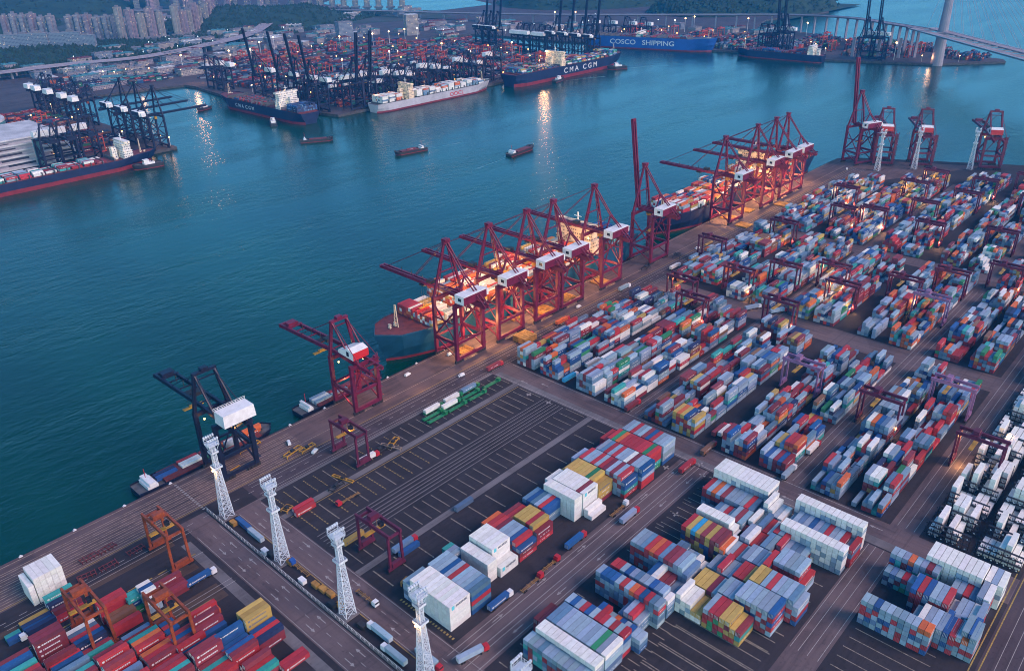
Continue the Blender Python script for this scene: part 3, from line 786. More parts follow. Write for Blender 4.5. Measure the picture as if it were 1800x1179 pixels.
        b = MB()
        for s in (-1, 1):
            b.bar((s * (q - 1), 0, ha), (s * (w - 4), -g + 4, hb + 1), .8, 1).bar((s * (q - 2), 0, ha), (s * (w - 2), -back + 6, hb + 2), .35)
            if boom == 'down': b.bar((s * (q - 2), 0, ha), (s * tw, out * .62, hb + 2), .35)
            b.build('back_stay', P, root); b = MB()
    # machinery house
    if style == 'high':
        y0, y1 = (-31, -22); hz = hb + 3
        h = MB().box(-w - .5, w - 5, y0 + .2, y1, hz, hz + 6.2).build('machinery_house', M['white'], root)
        MB().box(-w - .55, w - 4.95, y0, y0 + .18, hz + .1, hz + 5.7).build('house_side_panel', P, h)
        if not simple: MB().box(-w - .62, -w - .5, (y0 + y1) / 2 - 1.6, (y0 + y1) / 2 + 1.2, hz + 2.2, hz + 4.4).build('house_vent', M['glass'], h)
        MB().box(w - 5, w - 1, y0 + 2, y1 - 1, hz, hz + 4.4).build('winch_cover', M['white'], h)
    elif house == 'box':
        h = MB().box(-9, 10, -31, -21, hb + 2.5, hb + 9.5, taper=.4).build('machinery_house', M['white'], root)
        b = MB(); b.bar((-9, -21.3, hb + 10), (10, -21.3, hb + 10), .2).bar((-9, -21.3, hb + 10.9), (10, -21.3, hb + 10.9), .15)
        for i in range(8): b.bar((-9 + i * 2.7, -21.3, hb + 9.3), (-9 + i * 2.7, -21.3, hb + 10.9), .15)
        b.build('roof_railing', M['white'], h)
    else:
        b = MB(); y0, y1, z0, z1 = -20, -5, hb + 2.5, hb + 8.5
        pts = [(y0, z0 + .3), (y0, z1 - .5), (y0 + 5, z1 + 1.2), (y1, z1 - 2.5), (y1, z0 + 1.5)]
        n = len(b.v)
        for X in (-6.5, 5.5): b.v += [(X, a, c) for a, c in pts]
        b.f.append(tuple(range(n + 4, n - 1, -1))); b.f.append(tuple(range(n + 5, n + 10))); b.m += [0, 0]
        for i in range(5):
            j = (i + 1) % 5; b.f.append((n + i, n + j, n + 5 + j, n + 5 + i)); b.m.append(0)
        h = b.build('machinery_house', M['white'], root)
        MB().box(-6.4, 5.4, y0 - .25, y0 - .05, z0 + .4, z1 - .6).build('house_rear_panel', M['houser'], h)
        MB().box(-6.66, -6.5, y0 + 4, y0 + 6.4, z0 + 2, z0 + 5).build('house_door', M['navy'], h)
    MB().box(1.2, 4.2, -8, -4.8, hb - 4.4, hb - 1).build('operator_cab', M['yellow'] if style == 'high' else M['orange'], root)
    if spreader:
        ty = 24 if boom == 'down' else -10
        t = MB().box(-3, 3, ty - 2.5, ty + 2.5, hb - .8, hb + .2).build('trolley', M['dark'], root)
        zs = 26
        b = MB()
        for X in (-2.2, 2.2):
            for Y in (-1, 1): b.bar((X, ty + Y, hb - .6), (X, ty + Y, zs + .6), .1)
        b.build('hoist_cable', M['dark'], root)
        MB().box(-6.1, 6.1, ty - 1.1, ty + 1.1, zs, zs + .7).box(-2, 2, ty - .9, ty + .9, zs + .7, zs + 1.6).build('spreader', M['yellow'], root)
    if not simple:
        b = MB()
        for z in range(6, int(hb), 6): b.box(w + 1, w + 2.6, -g - 1.4, -g + 1.4, z, z + .25).bar((w + 1.2, -g - 1.2, z), (w + 2.4, -g + 1.2, z + 6), .45)
        b.build('stair_tower', P, root)
    if lamps:
        for X, Y in (((-w + 3), -4), ((w - 3), -12)):
            MB().ball((X, Y, hb - 3.2), .55).build('floodlight', M['lampw'], root)
    return root
M['houser'] = mat('machinery_house_red', (0.5, 0.02, 0.025), 0.45)

def point(name, loc, power, col=(1, .5, .17), r=.6):
    l = bpy.data.lights.new(name, 'POINT'); l.energy = power * 0.18; l.color = col; l.shadow_soft_size = r
    o = bpy.data.objects.new(name, l); COL.objects.link(o); o.location = loc; return o

proto = crane('red'); register(proto)
GA = 'red quay cranes with lowered booms'
AX = [354, 396, 437, 468, 520]; names = ['over the bow of the blue ship', 'second from the blue bow', 'middle one working the blue ship', 'fourth from the blue bow', 'at the bridge of the blue ship']
for i, x in enumerate(AX): place(proto, i > 0, (x, 2, 0), 0, 'tall red quay crane ' + names[i] + ', boom over the water', GA)
for i, x in enumerate((731, 797, 838, 866)):
    place(proto, True, (x, 2, 0), 0, 'tall red quay crane, %s of the four working the black hulled ship' % ('first', 'second', 'third', 'fourth')[i], GA)
pu = crane('red', hb=44, ha=84, boom='up', lamps=False); register(pu)
place(pu, False, (592, 2, 0), 0, 'red quay crane with raised boom standing between the two large ships')
place(pu, True, (1028, -14, 0), math.radians(-22), 'red quay crane with raised boom at the far corner of the quay')
pl = crane('red', hb=34, ha=57, out=62, back=34, w=9.5, style='low', house='slant', name='quay_crane'); register(pl)
for k in pl.children: pass
place(pl, False, (262, 2, 0), 0, 'low red quay crane with twin boom and slanted white house over the grey barge', 'low red quay cranes')
for i, (x, y) in enumerate(((1050, -42), (1072, -80), (1108, -146))):
    place(pl, True, (x, y, 0), math.radians(-62), 'low red quay crane at the angled far quay, %s from the corner' % ('first', 'second', 'third')[i], 'low red quay cranes', (1.12, 1.12, 1.12))
pb = crane('navy', hb=36, ha=59, out=57, back=33, w=10, style='low', house='box')
place(pb, False, (171.5, 2, 0), 0, 'dark navy quay crane with big white machinery house over the moored barge')
# warm work lights under the cranes that serve the two lit ships, and the few on the apron
k = 0
for x in (350, 372, 400, 428, 455, 486, 520):
    for y, z, p in ((16, 39, 48000), (-9, 14, 50000)):
        point('work_light', (x, y, z), p * R.uniform(.6, 1.3)); k += 1
for x in (722, 760, 800, 836, 868, 900):
    for y, z, p in ((16, 36, 36000), (-9, 14, 90000)):
        point('work_light', (x, y, z), p * R.uniform(.6, 1.3))
for x, y, z, p in ((262, -2, 14, 9000), (275, -16, 8, 5000), (252, -12, 10, 3000), (178, 6, 14, 6000), (225, -50, 16, 3500), (300, -27, 9, 4500), (268, 12, 30, 4000)): point('work_light', (x, y, z), p)

# ------------------------------------------------------------------ yard gantries
def gantry(paint, span=23, hx=3.9, h=21, name='yard_gantry', lamps=True, simple=False):
    root = empty(name); tag(root, None, 'gantry crane'); P = M[paint]
    for y in (0, -span):
        for sx in (-1, 1): MB().bar((sx * hx, y, 2), (sx * hx * .92, y, h), 1.0, 1.2).build('leg', P, root)
        MB().bar((-hx - 1.2, y, 2.1), (hx + 1.2, y, 2.1), 1.1, 1.4).build('sill_beam', P, root); MB().bar((-hx, y, h - .6), (hx, y, h - .6), 1.0, 1.2).build('head_beam', P, root)
        b = MB()
        for sx in (-1, 1):
            for q in (-.9, .9): b.tube((sx * hx + q, y - .35, .75), (sx * hx + q, y + .35, .75), .75, k=8)
        b.build('wheel', M['tyre'], root)
        if not simple: MB().box(-hx + 1, hx - 1, y - .9, y + .9, 2.8, 5.0).build('engine_box', P if y else M['white'] if paint == 'x' else P, root)
    for sx in (-1, 1): MB().bar((sx * hx * .9, 1.2, h + .6), (sx * hx * .9, -span - 1.2, h + .6), 1.0, 1.9).build('main_girder', P, root)
    ty = -span * .35
    t = MB().box(-hx, hx, ty - 2.2, ty + 2.2, h + 1.7, h + 2.1).box(-hx + 1.4, hx - 1.6, ty - 1.6, ty + 1.4, h + 2.1, h + 4.2)
    t.build('trolley', P, root)
    MB().box(hx * .2, hx * .2 + 2, ty - 4.4, ty - 2.3, h - 2.4, h - .2).build('operator_cab', M['glass'], root)
    b = MB()
    for X in (-1.8, 1.8): b.bar((X, ty, h + 1.6), (X, ty, 15.6), .12)
    b.box(-6, 6, ty - 1.1, ty + 1.1, 15, 15.6).build('spreader', M['yellow'], root)
    if lamps:
        MB().ball((-hx, -span + .2, 3.4), .42).build('floodlight', M['lampw'], root)
    return root
gr = gantry('redrtg'); register(gr)
gd = gantry('redrtg', lamps=False); register(gd)
RT = [(624, -42), (530, -70), (504, -95), (539, -149), (632, -150), (706, -70), (575, -95), (608, -119), (641, -203), (678, -226), (717, -256),
      (452, -256), (442, -313), (848, -70), (782, -95), (911, -119), (967, -121), (848, -149), (905, -171), (786, -174), (796, -119), (804, -230), (964, -172), (1010, -203), (930, -226), (880, -279), (600, -170), (690, -313), (760, -313), (1000, -256)]
rown = {-42: 'quayside row', -70: 'second gantry row', -95: 'third gantry row', -119: 'fourth gantry row', -121: 'fourth gantry row', -149: 'fifth gantry row', -150: 'fifth gantry row', -170: 'sixth gantry row', -171: 'sixth gantry row', -172: 'sixth gantry row', -174: 'sixth gantry row', -203: 'seventh gantry row', -226: 'eighth gantry row', -230: 'eighth gantry row', -256: 'ninth gantry row', -279: 'tenth gantry row', -313: 'row beside the landside road'}
RT.sort(); cnt = {}; uu = {True: False, False: False}
for i, (x, y) in enumerate(RT):
    rn = rown[y]; c = cnt.get(rn, 0); cnt[rn] = c + 1
    lit = i % 4 != 3
    pr = gr if lit else gd
    place(pr, uu[lit], (x, y, 0), 0, 'red yard gantry over stacked containers, %s along the %s' % (ORD[c], rn), 'red yard gantries over the container rows')
    if lit: point('gantry_light', (x - 4.6, y - 23.6, 5.4), 15000 * R.uniform(.4, 1.6))
    uu[lit] = True
    if i % 3 == 0: point('gantry_light', (x + 6, y - 3, 15), 22000 * R.uniform(.4, 1.6))
gp = gantry('purple', lamps=False); register(gp)
place(gp, False, (460, -203, 0), 0, 'faded purple yard gantry above a dip in the seventh row', 'faded purple yard gantries')
place(gp, True, (494, -283, 0), 0, 'faded purple yard gantry beside the white reefer rows', 'faded purple yard gantries')
place(gp, True, (618, -230, 0), 0, 'faded purple yard gantry beyond the yard cross road', 'faded purple yard gantries')
place(gd, True, (222, -42, 0), 0, 'red yard gantry standing on the parking ground near the moored barges')
place(gd, True, (180, -120.5, 0), 0, 'dark red yard gantry standing alone among the parking slots')
go = gantry('orange', lamps=False, hx=4.4, h=21.5); register(go)
for i, (x, y, t) in enumerate(((111.5, -42.5, 'beside the quay rails'), (65, -65, 'over the teal lidded stack'), (87.4, -94, 'over the brown stacks'))):
    place(go, i > 0, (x, y, 0), 0, 'rusty orange yard gantry ' + t, 'orange yard gantries')
for x, y, z, p in ((440, -318, 4, 9000), (446, -336, 6, 9000), (470, -332, 12, 6000), (612, -248, 4, 3000), (536, -62, 8, 6000), (545, -93, 10, 6000), (430, -128, 6, 4000), (456, -262, 6, 3500)): point('gantry_light', (x, y, z), p)

# black racks between the white reefers
b = MB()
for z in range(4):
    b.box(-.7, .7, -19, 0, z * 2.9 + .1, z * 2.9 + .2)
for y in range(8):
    for sx in (-1, 1): b.bar((sx * .5, -y * 2.7, 0), (sx * .5, -y * 2.7, 8.9), .14)
    for z in range(3): b.box(-.1, .2, -y * 2.7 + .8, -y * 2.7 + 1.2, z * 2.9 + 1, z * 2.9 + 1.5)
rk = b.build('reefer_rack', M['rack']); rk2 = MB()
for y in range(7):
    for z in range(0, 3, 2): rk2.box(-.85, -.72, -y * 2.7 - 1.8, -y * 2.7 - 1.2, z * 2.9 + .9, z * 2.9 + 1.5)
rk2.build('socket_panel', M['white'], rk); tag(rk, None, 'rack'); register(rk)
for i, (x, y) in enumerate(RACKX):
    row = 'inner' if y > -330 else 'outer'; j = sum(1 for q in RACKX[:i] if q[1] == y)
    place(rk, i > 0, (x, y, 0), 0, 'black steel power rack, %s of the %s white reefer row' % (ORD[j], row), 'black racks between white refrigerated containers')

# ------------------------------------------------------------------ ships and boats
def text_mesh(txt, size, m, depth=.05, key={}):
    k = (txt, size, m.name)
    if k in key: return key[k]
    c = bpy.data.curves.new('lettering', 'FONT'); c.body = txt; c.size = size; c.extrude = depth; c.align_x = 'CENTER'; c.align_y = 'CENTER'; c.offset = size * .012
    o = bpy.data.objects.new('tmp_text', c); COL.objects.link(o)
    dg = bpy.context.evaluated_depsgraph_get(); me = bpy.data.meshes.new_from_object(o.evaluated_get(dg))
    bpy.data.objects.remove(o); me.materials.clear(); me.materials.append(m); key[k] = me; return me
def text_obj(txt, size, m, parent, loc, rot, name='lettering', sx=1):
    o = bpy.data.objects.new(name, text_mesh(txt, size, m)); COL.objects.link(o); o.parent = parent; o.location = loc; o.rotation_euler = rot; o.scale = (sx, 1, 1); return o
def hull(L, B, D, mats, root, stern=.85, bowlen=.16, castle=3, boot=2.0):
    st = []; N = 26
    for i in range(N + 1):
        s = i / N
        if s < .1: k = stern + (1 - stern) * math.sin(s / .1 * math.pi / 2); kw = .55 + .45 * math.sin(s / .1 * math.pi / 2) if L > 120 else k
        elif s > 1 - bowlen:
            q = (s - 1 + bowlen) / bowlen; k = math.sqrt(max(0, 1 - q ** 2.6)); kw = max(0, (1 - q)) ** .75
        else: k = kw = 1
        D_ = D + (castle * clamp((s - 1 + bowlen * .9) / (bowlen * .25), 0, 1))
        x = -L / 2 + L * s; flare = .028 * L * clamp((s - .8) / .2, 0, 1)
        st.append([(x + flare, k * B / 2, D_), (x + flare * .5, (k * .6 + kw * .4) * B / 2, D * .55), (x, kw * B / 2, boot), (x, kw * B / 2 * .97, -1.5)])
    b = MB(); V = []
    for ring in st:
        row = [len(b.v) + i for i in range(8)]
        b.v += [p for p in ring] + [(p[0], -p[1], p[2]) for p in reversed(ring)]; V.append(row)
    mi = [0, 0, 1, 1, 1, 0, 0]
    for a, c in zip(V, V[1:]):
        for i in range(7): b.f.append((a[i], a[i + 1], c[i + 1], c[i])); b.m.append(mi[i])
        b.f.append((a[7], a[0], c[0], c[7])); b.m.append(2)
    b.f.append(tuple(V[0])); b.m.append(0)
    b.f.append(tuple(reversed(V[-1]))); b.m.append(0)
    h = b.build('hull', mats, root)
    r = MB()
    for a, c in zip(st, st[1:]):
        for s in (1, -1): r.bar((a[0][0], a[0][1] * s, a[0][2] + .5), (c[0][0], c[0][1] * s, c[0][2] + .5), .15, 1.1)
    r.build('bulwark', mats[0], root)
    return h
def ship_load(root_loc, rz, bays, B, z0, tiers, pal, hfun=None, gap=14.6):
    c, s = math.cos(rz), math.sin(rz)
    for bx in bays:
        nc = int((B - 1.5) // 2.5); base = R.choice(tiers)
        dom = R.choice(pal)
        if base <= 0: continue
        for i in range(nc):
            y = (i - (nc - 1) / 2) * 2.5
            if hfun: h = hfun(bx, y, base)
            else: h = max(0, base + R.choice((-1, 0, 0, 0)))
            for t in range(h):
                cc = dom if R.random() < .35 else R.choice(pal)
                cont(root_loc[0] + bx * c - y * s, root_loc[1] + bx * s + y * c, root_loc[2] + z0 + t * 2.62, 12.19, 2.56, cc, rz, None, '', t == h - 1, True, True)
def ship(name, label, loc, rz, L, B, D, mats, sup, supx, suph=26, load=None, tiers=(3, 4, 5), pal='RWMOGBTY', texts=(), hatch=True, boot=2.0, funnel=None):
    root = empty(name, loc, rz, label, 'ship')
    hull(L, B, D, mats, root, boot=boot)
    s = MB().box(supx - 6, supx + 6, -B / 2 + 1.5, B / 2 - 1.5, D - .2, D + suph * .55).box(supx - 5, supx + 5, -B / 2 + 3, B / 2 - 3, D + suph * .55, D + suph)
    so = s.build('superstructure', M[sup], root)
    MB().box(supx - 3, supx + 4, -B / 2 - .5, B / 2 + .5, D + suph, D + suph + 3).build('wheelhouse', M[sup], so)
    MB().box(supx + 3.8, supx + 4.3, -B / 2 + 1, B / 2 - 1, D + suph + 1.2, D + suph + 2.3).build('window_band', M['glass'], so)
    MB().bar((supx, 0, D + suph + 3), (supx, 0, D + suph + 11), .9).bar((supx, -4, D + suph + 7.5), (supx, 4, D + suph + 7.5), .5).build('radar_mast', M['white'], root)
    MB().box(supx - 16, supx - 9, -4, 4, D, D + suph * .8, taper=.6).build('funnel', M[funnel or sup], root)
    f = MB(); fx = L / 2 - 8
    for s_ in (-1, 1): f.bar((fx - 4, s_ * 2, D + 3), (fx - 4, s_ * .4, D + 20), .6)
    for i in range(5): f.bar((fx - 4, -1.6 + i * .25, D + 5 + i * 3), (fx - 4, 1.6 - i * .25, D + 5 + i * 3), .35)
    f.build('foremast', M['cream'], root)
    w = MB()
    for i in range(4): w.tube((L / 2 - 14 + i * 2.4, -5 + 3 * (i % 2), D + 3.9), (L / 2 - 14 + i * 2.4, -3 + 3 * (i % 2), D + 3.9), .9)
    w.build('anchor_winch', M['cream'], root)
    if hatch:
        hb_ = MB()
        x = -L / 2 + 14
        while x < L / 2 - .17 * L:
            if abs(x - supx) > 16: lb = MB(); hb_.box(x - 6.4, x + 6.4, -B / 2 + 2, B / 2 - 2, D, D + 1.7); lb.box(x + 6.7, x + 7.6, -B / 2 + .6, B / 2 - .6, D, D + 5.2); lb.build('lashing_bridge', M['deckgrey'], root)
            x += 14.6
        hb_.build('hatch_cover_deck', M['deckgrey'] if mats[2] is M['deckgrey'] else M['deckred'], root)
    for (txt, size, tm, x, z, side, sx) in texts:
        rot = (math.pi / 2, 0, 0 if side < 0 else math.pi)
        text_obj(txt, size, M[tm], root, (x, side * (B / 2 + .12), z), rot, sx=sx)
    return root
WW = WZ
H3 = lambda a: [M[a], M['boot'], M['deckred']]
# large blue ship along the near quay, bow towards the barges
rz = math.pi
ship('container_ship', 'large blue hulled container ship under the row of lowered red cranes', (458, 28, WW), rz, 286, 42, 20, H3('hullblue'), 'supercream', -76, 24, texts=(), pal='')
def hf1(bx, y, base):
    wx = 452 - bx
    if wx < 372: return max(0, base - 2 + R.choice((-1, 0, 0)))
    if 405 < wx < 470 and y > -6: return max(0, base - 3)
    return max(0, base + R.choice((-1, 0, 0)))
ship_load((452, 28, WW), rz, [452 - x for x in range(350, 516, 15)], 40, 21.8, (4, 5, 6), 'WWOORRYWGGM', hf1)
ship_load((452, 28, WW), rz, [452 - x for x in (566, 581)], 40, 21.8, (2, 3), 'BRTMBG')
ship('container_ship', 'black hulled container ship moored beyond the raised red boom', (818, 29, WW), rz, 322, 42, 17, H3('hullnavy'), 'supercream', -36, 26)
ship_load((818, 29, WW), rz, [818 - x for x in range(684, 840, 15)], 40, 18.8, (2, 3, 4), 'WWOORRGWBYW')
ship_load((818, 29, WW), rz, [818 - x for x in range(884, 965, 15)], 40, 18.8, (1, 3, 4), 'BBMRGTT')
# across the harbour
ship('container_ship', 'dark blue and red container ship beside the stepped depot, cut by the picture edge', (315, 702, WW), 0, 308, 32, 13, H3('hullnavy'), 'super', 138 - 18, 20, boot=5)
ship_load((315, 702, WW), 0, list(range(-140, 100, 15)), 31, 14.8, (1, 2, 2), 'RRWGTRMW')
ship('container_ship', 'navy container ship moored stern out along the basin wall', (740, 848, WW), math.pi / 2, 250, 40, 17, H3('hullnavy'), 'super', -64, 24, texts=(('C M A  C G M', 8, 'text', 34, 10, 1, 1.2),), boot=4)
ship_load((740, 848, WW), math.pi / 2, list(range(-112, -82, 15)), 39, 18.8, (4, 5), 'BBDBS')
ship_load((740, 848, WW), math.pi / 2, list(range(-30, 95, 15)), 39, 18.8, (0, 1, 2), 'DBMRS')
ship('container_ship', 'pale grey container ship with a full deck of white lit boxes', (988, 710, WW), 0, 268, 32, 13, [M['hullwhite'], M['boot'], M['deckgrey']], 'supercream', -62, 22, texts=(('OOCL', 9.5, 'textred', 42, 7, -1, 1.3),), boot=2.6)
ship_load((988, 710, WW), 0, [x for x in range(-118, 112, 15) if abs(x + 64) > 15], 31, 14.8, (3, 4), 'WWWWWGWOS')
ship('container_ship', 'long navy container ship with white letters at the peninsula end', (1330, 688, WW), 0, 340, 46, 22, H3('hullnavy'), 'supercream', -35, 24, texts=(('C M A   C G M', 13.5, 'text', 18, 13.5, -1, 1.25),), boot=6)
ship_load((1330, 688, WW), 0, [x for x in range(-150, 140, 15) if abs(x + 37) > 16], 45, 23.8, (1, 2, 3, 4), 'RMWTNGDYB')
ang = math.atan2(273, -70)
cs = ship('container_ship', 'high bright blue empty container ship with large white lettering', (1732, 762, WW), ang + math.pi, 310, 46, 26, [M['hullcosco'], M['boot'], M['deckgrey']], 'super', -20, 10, texts=(('COSCO   SHIPPING', 15, 'text', -10, 15, -1, 1.25),), boot=3)
ship_load((1732, 762, WW), ang + math.pi, [x for x in range(-60, 120, 15)], 45, 27.8, (0, 1, 2), 'RMTDR')
a2 = math.atan2(-170, -10)
ship('container_ship', 'dark container ship under the small navy cranes across the water', (1758, 440, WW), math.radians(93), 190, 30, 14, H3('hullnavy'), 'super', -70, 16)
ship_load((1758, 440, WW), math.radians(93), list(range(-45, 75, 15)), 29, 15.8, (1, 2, 3), 'DRMBD')
# barges
def barge(label, loc, rz, L, B, D, hm, boxes, cabinlen=9, cab='white', cargo=None, fore=False):
    root = empty('barge', loc, rz, label, 'barge')
    hull(L, B, D, [M[hm], M['boot'], M['deckgrey']], root, stern=.9, bowlen=.12, castle=1.2, boot=.8)
    MB().box(-L / 2 + 7 + cabinlen, L / 2 - 8, -B / 2 + .9, B / 2 - .9, D, D + 1.5).build('hold_coaming', M['deckred'], root)
    c = MB().box(-L / 2 + 5, -L / 2 + 3 + cabinlen, -B / 2 + 1.4, B / 2 - 1.4, D, D + 2.2).box(-L / 2 + 6, -L / 2 + 1.6 + cabinlen, -B / 2 + 1, B / 2 - 1, D + 2.2, D + 3.9).build('deckhouse', M[cab], root)
    MB().box(-L / 2 + 1.6 + cabinlen, -L / 2 + 1.7 + cabinlen, -B / 2 + 1.6, B / 2 - 1.6, D + 2.6, D + 3.5).build('window_band', M['glass'], c)
    MB().bar((-L / 2 + 7, 0, D + 5.4), (-L / 2 + 7, 0, D + 11), .3).build('mast', M['cabred'], root)
    MB().tube((L / 2 - 5, -1.5, D + 1.9), (L / 2 - 5, 1.5, D + 1.9), .6).build('anchor_winch', M['dark'], root)
    ca, sa = math.cos(rz), math.sin(rz)
    for (bx, byy, t, col) in boxes:
        for q in range(t): cont(loc[0] + bx * ca - byy * sa, loc[1] + bx * sa + byy * ca, loc[2] + D + .3 + q * 2.6, 12.19, 2.56, col, rz, None, (q + 1, t, 0), q == t - 1, True, True)
    return root
barge('red decked barge with a white wheelhouse moored under the navy crane', (166, 12, WW), 0, 84, 14, 3.6, 'navy', [(-24, -1, 1, 'B'), (-24, 2, 1, 'D'), (-9, -1.4, 1, 'W'), (-9, 1.3, 1, 'W'), (-9, 4, 1, 'R'), (4, -3, 1, 'N'), (4, 0, 1, 'S'), (4, 3, 1, 'M'), (18, -2, 2, 'G'), (18, 1, 1, 'O'), (31, 0, 2, 'O')], 8)
barge('grey barge with pale boxes moored under the low red crane', (263, 13, WW), 0, 66, 13, 3.2, 'navy', [(-14, -1.4, 1, 'G'), (-14, 1.3, 1, 'W'), (-14, 4, 1, 'G'), (-1, 1, 1, 'R'), (-1, -1.6, 1, 'G'), (12, 0, 1, 'M'), (22, 1, 1, 'M')], 6)
barge('dark empty barge crossing the harbour near the moored tug', (676, 620, WW), math.radians(-30), 46, 10, 3, 'dark', [], 6)
barge('red decked barge in mid channel with a short wake', (720, 464, WW), math.radians(170), 48, 11, 3, 'dark', [(0, 0, 1, 'M')], 7)
barge('low dark barge under way closest to the raised crane boom', (812, 346, WW), math.radians(5), 52, 11, 3, 'dark', [], 8)
def tug(label, loc, rz, s=1.0):
    root = empty('tugboat', loc, rz, label, 'tugboat'); root.scale = (s, s, s)
    hull(28, 9, 3, [M['dark'], M['boot'], M['deckgrey']], root, stern=.8, bowlen=.4, castle=1, boot=.6)
    c = MB().box(-6, 4, -3, 3, 3, 5.6).box(-1, 4, -2.4, 2.4, 5.6, 8.2).build('deckhouse', M['white'], root)
    MB().box(4, 4.1, -2, 2, 6.3, 7.5).build('window_band', M['glass'], c)
    MB().tube((-4, 1.2, 5.6), (-4, 1.2, 9), .6).build('funnel', M['dark'], root)
    return root
for lb, x, y, a, s in (('white topped tug beside the stern of the navy ship', 700, 768, 60, 1.2), ('small tug near the basin wall with the lit lamp', 690, 965, 200, 1.1), ('small tug alongside the long navy ship', 1262, 652, 10, 1.2),
                       ('tug at the bow of the long navy ship', 1445, 646, 150, 1.5), ('white tug off the end of the depot quay', 452, 676, 175, 1.35)):
    tug(lb, (x, y, WW), math.radians(a), s)
def wake(x, y, a, L, w):
    b = MB(); n = 12; ca, sa = math.cos(a), math.sin(a)
    for i in range(n):
        t0, t1 = i / n, (i + 1) / n; w0, w1 = w * (.3 + t0), w * (.3 + t1)
        q = [(L * t0, -w0), (L * t1, -w1), (L * t1, w1), (L * t0, w0)]
        b.quad([(x + u * ca - v * sa, y + u * sa + v * ca, WZ + .03) for u, v in q])
    o = b.build('foam_wake', M['foam']); o['kind'] = 'stuff'; return o
M['foam'] = mat('foam', (0.012, 0.09, 0.1), 0.35, noise=.0, nscale=.25, col2=(.35, .45, .48), cthr=(.5, .8), stretch=(1, .2, 1))
wake(746, 459, math.radians(-10), 60, 1.6); wake(782, 342, math.radians(186), 70, 1.6); wake(1452, 640, math.radians(-25), 60, 3); wake(1275, 644, math.radians(-20), 90, 2.5)

# ------------------------------------------------------------------ lattice light towers
def lattice_tower():
    root = empty('light_tower'); tag(root, None, 'light tower'); H = 50; n = 15; b = MB()
    wz = lambda z: 2.7 - 1.75 * min(1, z / 34.0)
    zs = [H * .9 * (i / n) ** .93 for i in range(n + 1)]
    for sx, sy in ((1, 1), (1, -1), (-1, 1), (-1, -1)):
        b = MB()
        for z0, z1 in zip(zs, zs[1:]): b.bar((sx * wz(z0), sy * wz(z0), z0), (sx * wz(z1), sy * wz(z1), z1), .36)
        b.build('corner_post', M['lattice'], root)
    b = MB()
    for i, (z0, z1) in enumerate(zip(zs, zs[1:])):
        a, c = wz(z0), wz(z1)
        for k in range(4):
            r = [(1, 1), (1, -1), (-1, -1), (-1, 1)]; p, q = r[k], r[(k + 1) % 4]
            b.bar((p[0] * a, p[1] * a, z0), (q[0] * c, q[1] * c, z1), .2).bar((q[0] * a, q[1] * a, z0), (p[0] * c, p[1] * c, z1), .2)
            b.bar((p[0] * c, p[1] * c, z1), (q[0] * c, q[1] * c, z1), .2)
    b.build('cross_bracing', M['lattice'], root)
    b = MB()
    for z, r in ((31, 2.3), (40, 2.0)): b = MB().box(-r, r, -r, r, z, z + .25).box(-r, r, -r, -r + .12, z, z + 1.2).box(-r, r, r - .12, r, z, z + 1.2).box(-r, -r + .12, -r, r, z, z + 1.2).box(r - .12, r, -r, r, z, z + 1.2); b.build('platform', M['lattice'], root)
    b = MB(); b.box(-2.7, 2.7, -2.7, 2.7, 45, 45.3)
    for s in (-1, 1):
        for z in (46, 47.2): b.bar((-2.7, s * 2.7, z), (2.7, s * 2.7, z), .15).bar((s * 2.7, -2.7, z), (s * 2.7, 2.7, z), .15)
        for q in (-2.7, -1, 1, 2.7): b.bar((q, s * 2.7, 45), (q, s * 2.7, 47.2), .15).bar((s * 2.7, q, 45), (s * 2.7, q, 47.2), .15)
    for s in (-1, 1):
        for t in (-1, 1): b.bar((s * 1.2, t * 1.2, 41), (s * 2.5, t * 2.5, 45), .25)
    b.build('lamp_gallery', M['lattice'], root)
    b = MB()
    for i in range(5):
        for y in (2.2, -2.2): b.box(-2.8 + i * 1.2, -2.0 + i * 1.2, y - .4, y + .4, 48.4, 49.3)
    b.bar((-3, 2.2, 48.2), (3, 2.2, 48.2), .2).bar((-3, -2.2, 48.2), (3, -2.2, 48.2), .2)
    for s in (-1, 1):
        for t in (-1, 1): b.bar((s * 2.6, t * 2.2, 45.3), (s * 2.6, t * 2.2, 48.2), .2)
    b.build('floodlight', M['lattice'], root)
    MB().box(-3.8, 3.8, -3.8, 3.8, 0, .5).build('foundation', M['concrete'], root)
    return root
lt = lattice_tower(); register(lt)
for i, (x, y, l) in enumerate(((146.5, -46, 'at the head of the fence beside the navy crane'), (146.5, -97.5, 'second along the fence from the quay'), (146.5, -149, 'third along the fence from the quay'), (146.5, -201, 'by the big white block, with a lit lamp'),
                               (1003, -57, 'first of the far ones behind the quay apron'), (1037, -88, 'second of the far ones behind the quay apron'), (1076, -139, 'third of the far ones behind the quay apron'), (146.8, -254, 'with only its lamp gallery in view by the slate front row'))):
    place(lt, i > 0, (x, y, 0), 0, 'white lattice light tower ' + l, 'white lattice light towers')
for x, y, z, in ((144.2, -46, 30), (144, -201, 31)):
    o = MB().ball((x, y, z), .6).build('lit_lamp', M['lampw']); tag(o, 'glowing orange lamp hung on the lattice tower ' + ('by the navy crane' if y > -60 else 'by the white block'), 'lamp'); point('lamp_light', (x - .9, y - .6, z), 5000)

